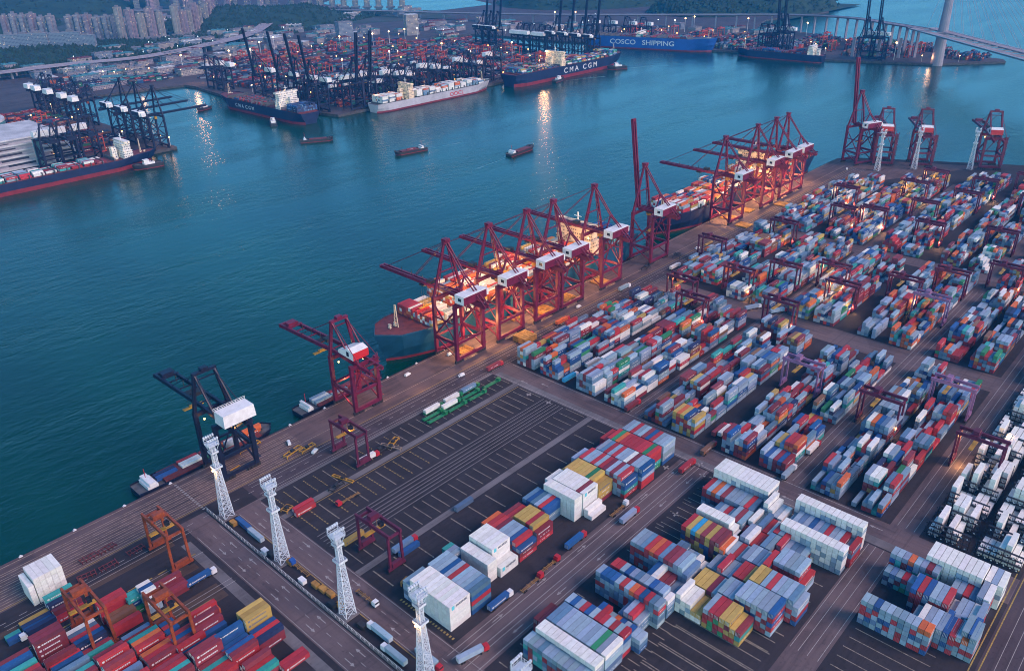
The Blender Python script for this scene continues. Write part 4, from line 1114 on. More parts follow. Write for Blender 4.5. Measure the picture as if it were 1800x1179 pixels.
# fence along the boundary
f = empty('boundary_fence', (0, 0, 0), 0, 'long pale mesh fence on a low wall between the two terminals', 'fence')
b = MB(); n = 0
b.box(141.0, 141.35, -330, -34, 0, .7); b.build('low_wall', M['concrete'], f)
b = MB()
for y in range(-330, -33, 3): b.bar((141.2, y, .7), (141.2, y, 2.8), .14)
b.bar((141.2, -330, 2.7), (141.2, -34, 2.7), .12).bar((141.2, -330, 1.7), (141.2, -34, 1.7), .08); b.build('mesh_frame', M['white'], f)
# bollards on the quay edge
b = MB().tube((0, 0, 0), (0, 0, .7), .4, .55).box(-.9, .9, -.6, .6, 0, .12); bo = b.build('mooring_bollard', M['white']); tag(bo, None, 'bollard')
for i in range(24):
    x = 10 + i * 26.0
    o = bo if i == 0 else bo.copy()
    if i: COL.objects.link(o)
    o.location = (x, 3.1, .02); tag(o, 'small pale mooring bollard on the quay edge', None, 'mooring bollards along the quay')

# ------------------------------------------------------------------ trucks, trailers, cars
def truck(cab, trailer=True, name='truck'):
    root = empty(name); tag(root, None, 'truck')
    c = MB().box(5.6, 8.0, -1.25, 1.25, .8, 3.3, taper=.1).box(5.2, 5.6, -1.1, 1.1, .9, 2.6).build('cab', M[cab], root)
    MB().box(7.85, 7.98, -1.05, 1.05, 2.05, 2.95).build('windscreen', M['glass'], c)
    MB().box(3.2, 5.4, -.5, .5, .7, 1.1).box(-6.6, 4.6, -.55, -.3, 1.05, 1.4).box(-6.6, 4.6, .3, .55, 1.05, 1.4).box(-6.6, -6.2, -1.2, 1.2, 1.05, 1.4).box(4.2, 4.6, -1.2, 1.2, 1.05, 1.4).box(-2, -1.6, -1.2, 1.2, 1.05, 1.4).box(1, 1.4, -1.2, 1.2, 1.05, 1.4).build('trailer_frame', M['chassis'], root)
    for X in (7.0, 3.9, -4.2, -5.5):
        for s in (-1, 1): MB().tube((X, s * .85, .5), (X, s * 1.22, .5), .5, k=8).build('wheel', M['tyre'], root)
    return root
tr = truck('cabred'); register(tr); tw = truck('cabwhite'); register(tw); tb = truck('hullcosco'); register(tb)
D90 = math.pi / 2
TR = [  # x, y, heading, cab, box colour (None = empty), label
 (234, -134, 0, None, 'S', 'slate blue container standing alone on the parking ground'),
 (166.5, -207.8, -.25, 'r', 'G', 'red cab truck with a grey box turning at the road corner'),
 (152.5, -196, -D90, 'r', 'G', 'red cab truck with a grey box behind the lit tower'),
 (157.8, -148, -D90, 'w', None, 'white cab truck with an empty trailer on the fence road'),
 (148.2, -170, D90, 'w', 'G', 'white cab truck with a long pale box parked by the fence'),
 (144.4, -184, D90, 'w', 'G', 'white cab truck with a pale box tight against the fence'),
 (196, -196, 0, 'w', 'B', 'white cab truck with a blue tank box beside the striped block'),
 (228, -197.5, 0, 'r', None, 'red cab truck with an empty yellow trailer on the stack road'),
 (214, -199, 0, 'r', None, 'red cab truck with an empty trailer behind another one'),
 (250, -196.5, 0, 'r', 'B', 'red cab truck with a blue box below the white block'),
 (284, -198, 0, 'w', None, 'white cab truck with an empty rust brown trailer'),
 (283, -205.5, 0, 'r', 'G', 'red cab truck with a grey box beside the rusty trailer'),
 (339, -205, 0, 'r', 'R', 'all red loaded truck at the yard cross road'),
 (362, -205, 0, 'r', 'K', 'red cab truck with a brown box entering the fifth row'),
 (385, -203, .0, 'r', 'W', 'red cab truck with a white box beside the fifth row'),
 (383, -200, 0, 'r', 'M', 'red cab truck with a maroon box beside the sixth row'),
 (371, -250, 0, 'w', 'G', 'white cab truck with a pale blue box on the row road'),
 (402, -250, 0, 'r', 'W', 'red cab truck with a white box farther along the row road'),
 (560, -150, -.5, 'r', 'G', 'red cab truck with a grey box crossing the yard'),
 (553, -132, -.4, 'w', 'G', 'white cab truck with a grey box crossing behind another'),
 (197, -84, math.pi, 'r', None, 'red cab truck with a yellow skeleton trailer in the slots'),
 (177, -70.5, 0, None, 'R', 'bright red container standing in the first slots'),
 (176, -73.8, 0, None, 'R', 'bright red container in the second of the first slots'),
 (179, -111, 0, None, 'Y', 'yellow container behind the lattice tower'),
 (192, -135, 0, 'r', 'S', 'red cab truck with a pale blue box beside the dark gantry'),
 (192, -138.5, 0, None, 'B', 'blue container beside the dark gantry'),
 (113, -80, 0, 'w', 'B', 'blue container truck beside the maroon pair'),
 (50, -55, math.pi, 'w', 'D', 'navy boxed truck on the gantry lane'),
 (24, -48, math.pi, 'w', 'B', 'blue boxed truck with white cab by the quay lane'),
 (226, -63.5, 0, 'r', 'W', 'white and blue box truck under the gantry on the parking ground'),
 (372, -145, 0, 'r', 'M', 'red cab truck with a maroon box leaving the fourth row'),
 (374, -93, 0, 'w', 'C', 'white cab truck with a bright blue box beside the second row'),
 (400, -92, 0, 'w', 'W', 'white cab truck with a white box beside the second row'),
 (148, -60, D90, None, 'B', 'blue container beside the first fence tower'),
 (147.6, -72, D90, None, 'G', 'pale container between the first two fence towers'),
 (148.4, -110, D90, 'b', None, 'blue truck with an empty trailer behind the second fence tower'),
 (400, -30, 0, 'r', 'R', 'red boxed truck on the quay apron road'), (438, -34, 0, 'r', 'O', 'orange boxed truck under the third crane'), (520, -33, 0, 'w', 'G', 'white cab truck with grey box on the quay apron'),
 (352, -44, 0, 'r', 'M', 'red cab truck with a maroon box where the first row begins'), (586, -40, 0, 'w', 'W', 'white box truck below the raised red crane'),
]
ci = 0; used = {'r': 0, 'w': 0, 'b': 0}
for x, y, a, cab, box, lb in TR:
    if cab:
        p = dict(r=tr, w=tw, b=tb)[cab]; place(p, used[cab] > 0, (x, y, .08), a, lb); used[cab] += 1
        if box: cont(x - math.cos(a) * 1.0, y - math.sin(a) * 1.0, 1.5, 12.19, 2.56, box, a, 'TRUCK', lb, True, True, True)
    else: cont(x, y, .05, 12.19, 2.56, box, a, 'LONE', lb, True, True, True)
gt = empty('yard_trailer'); tag(gt, None, 'trailer')
MB().box(-6.5, 6.5, -1.25, 1.25, 1.0, 1.5).box(-6.5, -6.2, -1.25, 1.25, 1.5, 2.3).box(6.2, 6.5, -1.25, 1.25, 1.5, 2.3).build('trailer_bed', M['green'], gt)
for X in (-4.6, -3.2, 4.4):
    for s in (-1, 1): MB().tube((X, s * .8, .5), (X, s * 1.2, .5), .5, k=8).build('wheel', M['tyre'], gt)
MB().box(7.2, 9.4, -1.2, 1.2, .7, 2.9).build('tractor_body', M['green'], gt)
register(gt); gi = 0
for (x, y, w) in ((286, -52.5, 'W'), (303, -52.5, 'W'), (319, -52, 'S'), (281, -57, None), (297, -57, 'W'), (314, -57, None), (281, -61.5, None), (298, -61.5, None), (316, -61.5, None), (333, -58, None)):
    place(gt, gi > 0, (x, y, .08), 0, 'green yard trailer %s in the green parked group by the apron' % ORD[gi], 'green yard trailers'); gi += 1
    if w: cont(x, y, 1.6, 12.19, 2.56, w, 0, 'GREEN', ORD[gi - 1], True, True, True)
cr_ = empty('van'); tag(cr_, None, 'van')
vb = MB().box(-2.4, 2.4, -.95, .95, .45, 1.3, taper=.05).box(-2.2, 1.5, -.85, .85, 1.3, 2.1, taper=.15).build('body', M['cabwhite'], cr_)
MB().box(1.36, 1.5, -.7, .7, 1.4, 1.9).build('windscreen', M['glass'], vb)
for X in (-1.5, 1.5):
    for s in (-1, 1): MB().tube((X, s * .75, .36), (X, s * .98, .36), .36, k=8).build('wheel', M['tyre'], cr_)
register(cr_)
for i, (x, y, a, l) in enumerate(((306.5, -5.5, .1, 'alone on the open quay between the red cranes'), (206, -14, 1.2, 'by the end of the quay rails'), (211, -33, .4, 'beside the yellow frames on the apron'), (346, -6, 0, 'below the blue ship bow'), (468, -26, 0, 'between the crane legs of the blue ship'),
                               (330, -34, 3, 'on the apron road beside the green trailers'), (985, -28, .5, 'on the far open apron'), (640, -30, 2.8, 'beyond the raised red boom'))):
    place(cr_, i > 0, (x, y, .08), a, 'small white van ' + l, 'small white service vans')
# stored gear on the aprons
def frame_pile(label, x, y, a, L, W_, h, m, n=4):
    root = empty('spreader_frame', (x, y, .05), a, label, 'spreader')
    b = MB()
    for s in (-1, 1): b.bar((-L / 2, s * W_ / 2, h), (L / 2, s * W_ / 2, h), .5)
    for i in range(n): X = -L / 2 + L * i / (n - 1); b.bar((X, -W_ / 2, h), (X, W_ / 2, h), .45)
    b.build('beam_frame', M[m], root)
    b = MB()
    for s in (-1, 1):
        for t in (-1, 1): b.bar((s * L / 2, t * W_ / 2, 0), (s * L / 2, t * W_ / 2, h), .4)
    b.build('corner_post', M[m], root); MB().box(-1, 1, -.9, .9, h, h + 1.1).build('motor_box', M['dark'], root)
for a in ((202, -24, .2, 12, 3, 1.6, 'yellow', 'yellow spreader frame beside the rail end'), (210, -27, .1, 10, 3, 1.4, 'yellow', 'second yellow spreader frame near the white vans'), (206, -66.5, -1.3, 14, 1.6, .6, 'yellow', 'long yellow lifting beam lying on the parking ground'),
          (199, -70, .2, 9, 3.4, 1.2, 'dark', 'dark lifting frame beside the long yellow beam'), (247, -61, .4, 10, 3, 1.5, 'yellow', 'yellow spreader frame right of the small gantry'.replace(' right of', ' beyond')), (243, -64, -1.2, 13, 1.8, 1.8, 'rail', 'grey steel ramp beside the yellow frame'),
          (236, -62, .1, 8, 4, 2.2, 'dark', 'dark tangled frame beside the grey ramp'), (188, 0.5, .05, 14, 3, 1.2, 'yellow', 'yellow gangway frame under the navy crane'), (166, -14.5, .1, 16, 2.5, 1.2, 'yellow', 'yellow beam along the navy crane leg'), (170, -66, .3, 5, 4, 1.5, 'hatch', 'small yellow cage beside the red containers'),
          (176, -155.5, 0.2, 4, 4, 2.6, 'hatch', 'yellow cage behind the dark gantry'), (568, -22, .2, 7, 5, 2.5, 'dark', 'dark frame on the open apron'), (610, -27, .4, 8, 6, 3, 'dark', 'dark mobile machine on the open apron')):
    frame_pile(a[7], a[0], a[1], a[2], a[3], a[4], a[5], a[6])
def hatchcover(x, y, L, W_, lb, n=1, m='hatch'):
    b = MB()
    for i in range(n): b.box(-L / 2, L / 2, -W_ / 2, W_ / 2, .3 + i * 1.1, 1.2 + i * 1.1)
    root = b.build('hatch_cover', M[m]); root.location = (x, y, 0); tag(root, lb, 'hatch cover')
    c = MB()
    for i in range(5): c.box(-L / 2 + .6 + i * L / 5, -L / 2 + 1 + i * L / 5, -W_ / 2 + .2, W_ / 2 - .2, 1.2 + (n - 1) * 1.1, 1.4 + (n - 1) * 1.1)
    c.build('stiffening_rib', M[m], root)
for a in ((398, -31, 13, 12, 'stacked yellow hatch covers on the apron behind the blue ship', 4), (357, -10, 12, 11, 'yellow hatch cover between the legs of the bow crane', 1), (422, 0, 12, 8, 'yellow lit hatch cover under the second crane', 1), (445, -9, 13, 12, 'yellow hatch cover under the middle crane', 2),
          (476, -6, 13, 12, 'yellow hatch cover under the fourth crane', 1), (520, -8, 13, 12, 'yellow hatch cover under the bridge crane', 1), (738, -8, 13, 14, 'lit hatch cover under the first far crane', 1), (726, -31, 14, 13, 'pale hatch cover on the apron beyond the raised boom', 1), (770, -10, 13, 14, 'lit hatch cover beside the black hulled ship', 1), (812, -30, 14, 13, 'lit hatch cover stack on the far apron', 1)):
    hatchcover(*a)
for i, (x, y) in enumerate(((84, -24), (93, -24), (102, -36), (114, -40), (78, -36), (88, -37))):
    root = empty('scrap_rack', (x, y, 0), R.uniform(-.2, .2), 'rusty low steel rack, %s of those beside the quay rails' % ORD[i], 'rack', 'rusty racks beside the quay rails')
    b = MB()
    for k in range(5): b.bar((-4 + k * 2, -2, .2), (-4 + k * 2, 2, .2 + R.uniform(0, 1.2)), .35).bar((-4 + k * 2, -2, .2), (-4 + k * 2, -2, 1.7), .25)
    b.bar((-4, -2, 1.6), (4, -2, 1.6), .3).bar((-4, 2, .6), (4, 2, .6), .3).build('steel_frame', M['rust'] if 'rust' in M else M['deckred'], root)
for i, (x, y, m_) in enumerate(((145, -55, 'hatch'), (148, -64, 'hatch'), (148, -102, 'hatch'), (147, -124, 'hatch'), (147.6, -129, 'hatch'), (148.2, -134, 'hatch'), (144.5, -117, 'white'), (144, -86, 'white'), (145, -140, 'dark'), (146, -160, 'dark'), (145, -90, 'dark'), (147, -143, 'hatch'))):
    root = MB().box(-1.2, 1.2, -2, 2, 0, 1.9, taper=.08).build('site_bin', M[m_]); root.location = (x, y, .05)
    MB().box(-1.3, 1.3, -2.1, 2.1, 1.9, 2.05).build('bin_lid', M[m_], root)
    tag(root, '%s metal store box, %s in the strip beside the fence' % ({'hatch': 'yellow', 'white': 'white', 'dark': 'dark'}[m_], ORD[i]), 'store box', 'store boxes along the fence strip')

# ------------------------------------------------------------------ land across the harbour
GQ = M['quaywall']
polysheet('far_port_ground', [(-1500, 738), (524, 738), (524, 1200), (618, 1235), (683, 1224), (778, 1200), (783, 1164), (764, 1000), (768, 850), (796, 728), (1500, 716), (1522, 780), (1525, 1000), (1505, 1130), (1478, 1262), (1560, 1340), (1660, 1290), (1682, 1200), (1690, 1000), (1704, 960),
    (1766, 627), (1787, 534), (1778, 362), (1850, 150), (1962, 48), (1990, 60), (2060, 300), (2150, 500), (2250, 750), (2400, 800), (2700, 740), (2950, 900), (3100, 1300), (3100, 1900), (2800, 2200), (2600, 2900), (3300, 4200), (3000, 7500), (-2500, 7500), (-2500, 738)], M['farland'], -10, 0, GQ)
polysheet('water_inlet', [(2060, 1850), (1950, 2100), (2000, 2450), (2180, 2600), (2400, 2420), (2480, 2150), (2330, 1850)], M['water'], .1, .4)
polysheet('green_ground', [(560, 1640), (900, 1600), (1100, 1680), (1300, 1830), (1500, 1850), (1800, 1700), (1950, 1650), (2050, 1900), (1900, 2100), (1800, 2600), (1500, 3600), (900, 4500), (-1500, 4500), (-1500, 1640)], M['greenland'], .1, .5)
def hill(name, cx, cy, rx, ry, h, seed):
    rr = random.Random(seed); n = 40; V = []; F = []
    ph = [(rr.uniform(0, 6.3), rr.uniform(0, 6.3), rr.uniform(.004, .02), rr.uniform(.004, .02), rr.uniform(.05, .16)) for _ in range(9)]
    for i in range(n + 1):
        for j in range(n + 1):
            u, v = i / n * 2 - 1, j / n * 2 - 1; x, y = cx + u * rx, cy + v * ry; d = math.hypot(u, v)
            z = max(0, 1 - d * d) ** .8 if d < 1 else 0
            z *= 1 + sum(a * math.sin(x * fx + p) * math.cos(y * fy + q) for p, q, fx, fy, a in ph)
            V.append((x, y, h * z - (0.6 if d >= .99 else -.2)))
    for i in range(n):
        for j in range(n):
            a = i * (n + 1) + j; F.append((a, a + 1, a + n + 2, a + n + 1))
    me = bpy.data.meshes.new(name); me.from_pydata(V, [], F); me.materials.append(M['hill']); me.polygons.foreach_set('use_smooth', [True] * len(F))
    o = bpy.data.objects.new(name, me); COL.objects.link(o); o['kind'] = 'structure'; return (cx, cy, rx, ry, h, V, n)
HL = [hill('hill', 2680, 1640, 420, 330, 105, 3), hill('hill', 2480, 1075, 150, 170, 52, 4), hill('hill', 2720, 940, 260, 190, 88, 5), hill('hill', 1520, 2120, 300, 330, 40, 6), hill('hill', 1250, 3300, 500, 500, 110, 7), hill('hill', 800, 1880, 260, 170, 16, 8), hill('hill', 700, 2700, 420, 300, 60, 9)]
# woodland on the hills and verges: one mass of many small crowns
b = MB(); rr = random.Random(11)
def clump(x, y, z, r):
    n = len(b.v)
    for (a, c, d) in ((1, 0, 0), (0, 1, 0), (-1, 0, 0), (0, -1, 0), (0, 0, 1)):
        b.v.append((x + a * r * rr.uniform(.7, 1.3), y + c * r * rr.uniform(.7, 1.3), z + d * r * rr.uniform(.8, 1.5)))
    for q in ((0, 1, 4), (1, 2, 4), (2, 3, 4), (3, 0, 4)): b.f.append(tuple(n + i for i in q)); b.m.append(rr.randint(0, 1))
for (cx, cy, rx, ry, h, V, n) in HL:
    for _ in range(1300):
        p = rr.choice(V)
        if p[2] > .5: clump(p[0] + rr.uniform(-6, 6), p[1] + rr.uniform(-6, 6), p[2] - 1, rr.uniform(4, 9))
for _ in range(3600):
    t = rr.random(); x = 400 + 1500 * t; y = 1610 + 560 * max(0, t - .45) + rr.uniform(0, 520) * rr.random()
    clump(x, y, 0, rr.uniform(3.5, 8))
w = b.build('woodland', [M['leaf'], M['hill']]); tag(w, 'dark green woodland covering the far hills and verges', 'woodland', None, 'stuff')

# buildings
def tower_proto(k, w, d, h, wings):
    root = empty('housing_tower'); tag(root, None, 'building')
    b = MB().box(-w / 2, w / 2, -d / 2, d / 2, 0, h)
    if wings: b.box(-d / 2, d / 2, -w / 2, w / 2, 0, h - .5)
    b.build('wall', BM[k], root)
    r = MB().box(-w / 2 + .8, w / 2 - .8, -d / 2 + .8, d / 2 - .8, h, h + .6).box(-w * .2, w * .2, -d * .25, d * .25, h + .6, h + 5); r.build('roof', M['roofgrey'], root)
    MB().box(-w * .75, w * .75, -w * .7, w * .7, 0, 5).build('podium', M['roofgrey'], root)
    register(root); return root
TP = [tower_proto(0, 22, 9, 60, True), tower_proto(1, 24, 10, 74, True), tower_proto(2, 44, 12, 44, False), tower_proto(3, 20, 9, 92, True)]
TU = [0] * 4
rr = random.Random(5)
def tw_at(k, x, y, rz, lb, grp, hs=1.0):
    place(TP[k], TU[k] > 0, (x, y, 0), rz, lb, grp, (1, 1, hs)); TU[k] += 1
for i in range(7): tw_at(2, 705 + i * 26 + (8 if i > 3 else 0), 1995 - i * 23, -.75, 'long bluish housing slab at the wooded edge, %s from the west' % ORD[i], 'long housing slabs above the expressway', rr.uniform(.9, 1.1))
for i in range(13):
  if i != 6: t = i / 12; tw_at(0 if i % 3 else 1, 835 + t * 190, 2300 - t * 270, -.8, 'pinkish housing tower in the western cluster row, %s from its west end' % ORD[i], 'western row of housing towers', rr.uniform(.9, 1.05) * (1.1 if i % 3 else .9))
for i in range(17):
    if i in (5, 11): continue
    t = i / 16; x = 1025 + t * 400; y = 1985 - 160 * math.sin(t * 2.0) * .6 + t * t * 330
    tw_at(1 if i % 2 else 3, x, y + 20, -.8, 'pale housing tower in the curved row, %s from its west end' % ORD[i], 'curved row of pale housing towers', rr.uniform(.8, 1.12) * (1 if i % 2 else .85))
n = 0
for i in range(38):
    t = i / 37; x = 1180 + t * 720 + rr.uniform(-20, 20); y = 3350 - t * 1000 + rr.uniform(-160, 160)
    tw_at(3 if i % 2 else 1, x, y, rr.uniform(-1, 0), 'tall bluish tower of the far city edge, %s counted from the west' % ordw(i), 'towers of the far city edge', rr.uniform(1.1, 1.8))
for i in range(9): tw_at(3, 1900 + i * 22, 2380 - i * 40, -.8, 'small far tower beyond the viaduct, %s from the west' % ORD[i], 'small towers beyond the viaduct', .7)
def shed(name, x, y, w, d, h, rz, m, roof, lb, grp=None, cat='building'):
    root = empty(name, (x, y, 0), rz, lb, cat, grp)
    MB().box(-w / 2, w / 2, -d / 2, d / 2, 0, h).build('wall', m, root)
    r = MB().box(-w / 2 - .6, w / 2 + .6, -d / 2 - .6, d / 2 + .6, h, h + .8)
    for i in range(int(w // 12)): r.box(-w / 2 + 4 + i * 12, -w / 2 + 8 + i * 12, -d / 4, d / 4, h + .8, h + 2.4)
    r.build('roof', roof, root); return root
M['roofwhite'] = mat('pale_roof', (0.5, 0.5, 0.53), 0.7, noise=0.3, nscale=0.05)
M['roofteal'] = mat('blue_green_roof', (0.06, 0.2, 0.24), 0.6, noise=0.3, nscale=0.05)
RFS = [M['roofgrey'], M['roofgrey'], M['roofwhite'], M['roofteal'], M['deckred']]
areas = [(610, 950, 1290, 1560, 34), (950, 1250, 1440, 1650, 22), (1250, 1560, 1450, 1760, 30), (1560, 1900, 1300, 1600, 26), (1750, 1960, 1000, 1280, 14), (1950, 2200, 560, 960, 14)]
for ai, (x0, x1, y0, y1, cnt_) in enumerate(areas + [(640, 1100, 1660, 1830, 22), (1100, 1500, 1720, 1900, 20), (1450, 2000, 1850, 2300, 26), (1150, 1500, 2280, 2600, 18)]):
    for i in range(cnt_):
        x, y = rr.uniform(x0, x1), rr.uniform(y0, y1)
        shed('warehouse', x, y, rr.uniform(18, 55), rr.uniform(12, 26), rr.uniform(5, 16), rr.choice((0, 0, -.6, .1)), BM[rr.choice((0, 2, 3))], rr.choice(RFS), 'low flat roofed warehouse in the district behind the far container terminals', 'warehouses behind the far terminals')
shed('office_block', 1380, 1480, 40, 24, 46, -.2, BM[2], M['roofgrey'], 'dark square office block with corner towers behind the peninsula terminal')
shed('office_block', 1560, 1420, 34, 26, 52, -.4, BM[3], M['roofwhite'], 'pale gridded block with a red lit roof by the inlet')
# the stepped depot
dp = empty('cargo_depot', (0, 0, 0), 0, 'huge stepped cargo depot with stacked ramp decks at the picture edge', 'building')
b = MB(); r = MB()
for s in range(6):
    z0, z1 = s * 6.2, s * 6.2 + 4.4
    y0 = 768 + s * 5
    b.box(230, 408 - s * 3, y0 + 3, 900, z0, z1); r.box(228, 411 - s * 3, y0, 903, z1, z1 + 1.8)
b.build('wall', M['depot'], dp); r.build('ramp_deck', M['roofwhite'], dp)
b = MB()
for x in (296, 352): b.box(x, x + 6, 764, 770, 0, 38)
b.build('stair_shaft', M['roofteal'], dp)
dh = empty('vehicle_hall', (0, 0, 0), 0, 'white roofed hall with a rounded end behind the stepped depot', 'building')
pts = [(200, 975), (350, 975)] + [(355 + 45 * math.sin(a), 1030 - 55 * math.cos(a)) for a in [math.pi * k / 12 for k in range(1, 12)]] + [(350, 1085), (200, 1085)]
MB().poly(pts, 0, 24).build('wall', M['roofteal'], dh)
rf = MB().poly([(x * 1.0, y) for x, y in pts], 24, 27).build('roof', M['roofwhite'], dh)
b = MB()
for i in range(7): b.box(250 + i * 20, 262 + i * 20, 985 + (i % 2) * 20, 1050, 27, 30 + (i % 3) * 2)
b.build('roof_plant_box', M['white'], rf)

# elevated roads and the cable-stayed bridge
def road_strip(name, pts, w, label, m='deckroad', pier=45, thick=2.4, lamp=False, cat='viaduct'):
    root = empty(name, (0, 0, 0), 0, label, cat)
    d = MB(); pr = MB(); piers = []
    L = []
    for i, p in enumerate(pts):
        a = Vector(pts[max(0, i - 1)]); c = Vector(pts[min(len(pts) - 1, i + 1)]); t = (c - a); t.z = 0; t.normalize(); nn = Vector((-t.y, t.x, 0)); L.append((Vector(p), nn))
    for (p, n0), (q, n1) in zip(L, L[1:]):
        k = len(d.v)
        for P_, N_ in ((p, n0), (q, n1)):
            d.v += [tuple(P_ + N_ * w / 2), tuple(P_ - N_ * w / 2), tuple(P_ - N_ * w * .3 - Vector((0, 0, thick))), tuple(P_ + N_ * w * .3 - Vector((0, 0, thick)))]
        d.f += [(k, k + 1, k + 5, k + 4), (k + 1, k + 2, k + 6, k + 5), (k + 2, k + 3, k + 7, k + 6), (k + 3, k, k + 4, k + 7)]; d.m += [0] * 4
        for s in (-1, 1): pr.bar(p + n0 * s * w / 2 + Vector((0, 0, .5)), q + n1 * s * w / 2 + Vector((0, 0, .5)), .35, 1.1)
        pr.bar(p + Vector((0, 0, .3)), q + Vector((0, 0, .3)), .5, .7)
        ln = (q - p).length; m_ = max(1, int(ln // pier))
        for j in range(m_):
            c = p.lerp(q, (j + .5) / m_)
            if c.z > 4 and pier < 500:
                MB().bar((c.x, c.y, 0), (c.x, c.y, c.z - thick + .2), w * .22, 3.2, up=tuple(n0.cross(Vector((0, 0, 1))))).build('pier', M['bridge'], root)
    d.build('deck', M[m], root); pr.build('parapet', M['bridge'], root); return root
def smooth(pts, k=5):
    out = []
    for i in range(len(pts) - 1):
        p0 = Vector(pts[max(0, i - 1)]); p1 = Vector(pts[i]); p2 = Vector(pts[i + 1]); p3 = Vector(pts[min(len(pts) - 1, i + 2)])
        for j in range(k):
            t = j / k; out.append(.5 * ((2 * p1) + (p2 - p0) * t + (2 * p0 - 5 * p1 + 4 * p2 - p3) * t * t + (3 * p1 - p0 - 3 * p2 + p3) * t ** 3))
    out.append(Vector(pts[-1])); return out
HA = smooth([(250, 1610, 15), (571, 1569, 15), (719, 1567, 15), (851, 1535, 15), (1026, 1591, 15), (1209, 1687, 15), (1370, 1850, 15), (1530, 2048, 15), (1646, 2160, 15), (1800, 2330, 14)])
road_strip('elevated_expressway', HA, 36, 'wide elevated expressway curving behind the far terminals towards the hills')
road_strip('ramp', smooth([(250, 1640, 12), (560, 1608, 12), (690, 1604, 13), (770, 1568, 14)]), 9, 'narrow ramp joining the elevated expressway', cat='ramp')
HB = smooth([(1380, 2700, 14), (1578, 2407, 14), (1782, 2029, 16), (1893, 1593, 20), (1994, 1219, 26), (2129, 846, 34), (2175, 608, 42), (2104, 429, 50), (1987, 300, 56), (1905, 205, 59)])
road_strip('approach_viaduct', HB, 24, 'long curved approach viaduct of the cable stayed bridge on tall piers', pier=70)
br = empty('cable_bridge', (0, 0, 0), 0, 'cable stayed bridge with one tapering round tower over the shipping channel', 'bridge')
MB().tube((1860, 150, -6), (1860, 150, 60), 12, 9.5, 16).tube((1860, 150, 60), (1860, 150, 175), 9.5, 6, 16).build('tower', M['bridge'], br)
MB().tube((1860, 150, 175), (1860, 150, 290), 6, 3.4, 16).build('tower_head', M['white'], br)
A_ = Vector((1905, 205, 59)); B_ = Vector((1360, -235, 70)); t_ = (B_ - A_).normalized(); n_ = Vector((-t_.y, t_.x, 0)).normalized()
b = MB(); e_ = MB()
for s in (-1, 1):
    b.bar(A_ + n_ * s * 19, B_ + n_ * s * 19, 17, 2.6); e_.bar(A_ + n_ * s * 28 + Vector((0, 0, 1.6)), B_ + n_ * s * 28 + Vector((0, 0, 1.6)), .7, 1.1)
for i in range(28):
    c = A_.lerp(B_, (i + .5) / 28)
    if (c - Vector((1860, 150, c.z))).length > 20: b.bar(c - n_ * 12, c + n_ * 12, 2.2, 1.6)
b.build('deck', M['deckroad'], br); e_.build('edge_rail', M['white'], br)
b = MB()
for i in range(14):
    c = A_.lerp(B_, .12 + i * .065)
    for s in (-1, 1): b.bar((1860, 150, 190 + i * 6), c + n_ * s * 27, .4)
b.build('stay_cable', M['bridge'], br)
for x, y in ((1800, 250), (1822, 215), (1790, 300)):
    MB().bar((x + 60, y + 20, 0), (x + 60, y + 20, 40), 6, 3).build('side_pier', M['bridge'], br)

# far quay cranes
cf_ = crane('fnavy', simple=True, lamps=False, spreader=False, name='quay_crane'); register(cf_)
cu_ = crane('fnavy', boom='up', simple=True, lamps=False, spreader=False, name='quay_crane'); register(cu_)
cs_ = crane('fnavy', hb=38, ha=60, out=16, back=30, w=11, style='low', house='box', simple=True, lamps=False, spreader=False, name='quay_crane'); register(cs_)
U = dict(a=0, b=0, c=0)
def far(k, x, y, deg, lb, grp, sc=None):
    p = dict(a=cf_, b=cu_, c=cs_)[k]; place(p, U[k] > 0, (x, y, 0), math.radians(deg), lb, grp, sc); U[k] += 1
for i, y in enumerate((752, 806, 854, 978, 1021, 1077, 1127, 1158)): far('a' if i < 3 else 'c', 514, y, -90, 'navy quay crane on the basin side of the depot terminal, %s from the tip' % ORD[i], 'navy cranes of the depot terminal')
for i, x in enumerate((363, 384, 411)): far('c', x, 741, 180, 'navy quay crane behind the red and blue ship, %s from the depot' % ORD[i], 'navy cranes of the depot terminal')
for i, y in enumerate((768, 806, 855, 930)): far('b', 779, y, 90, 'navy quay crane with raised boom over the stern moored ship, %s from the corner' % ORD[i], 'raised navy cranes at the basin wall')
for i, y in enumerate((1085, 1120)): far('c', 792, y, 90, 'navy crane at the inner basin wall, %s from the lit lamp' % ORD[i], 'inner basin cranes')
for i, x in enumerate((840, 868)): far('b', x, 732, 180, 'navy quay crane with raised boom at the peninsula corner, %s from the corner' % ORD[i], 'raised cranes at the peninsula corner')
for i, x in enumerate((905, 926, 960, 978, 1012, 1048, 1066, 1101, 1118, 1150, 1182)): far('c', x, 731 + (i * 37 % 11), 180 + (i % 3 - 1) * 1.5, 'navy quay crane with white house behind the pale grey ship, %s from its stern' % ORD[i], 'navy cranes along the peninsula quay', (1, 1, (.8, 1.05, .92)[i % 3]))
i = 0
for y in (800, 838, 880):
    for x in (850, 890, 930, 975, 1025, 1065, 1110): far('c', x + R.uniform(-9, 9), y + R.uniform(-8, 8), 180, 'dark gantry with a white cabin among peninsula stacks, %s from the basin' % ordw(i), 'dark gantries within the peninsula yard', (.75, .6, .62)); i += 1
for i, x in enumerate((1300, 1345, 1395, 1430)): far('a' if i > 1 else 'c', x, 719, 180, 'navy crane above the long navy ship, %s from its stern' % ORD[i], 'navy cranes behind the long navy ship') if i > 3 else None
for i, y in enumerate((752, 786, 822, 858)): far('b', 1508, y, -90, 'navy crane with raised boom at the peninsula end, %s from the point' % ORD[i], 'raised cranes at the peninsula end')
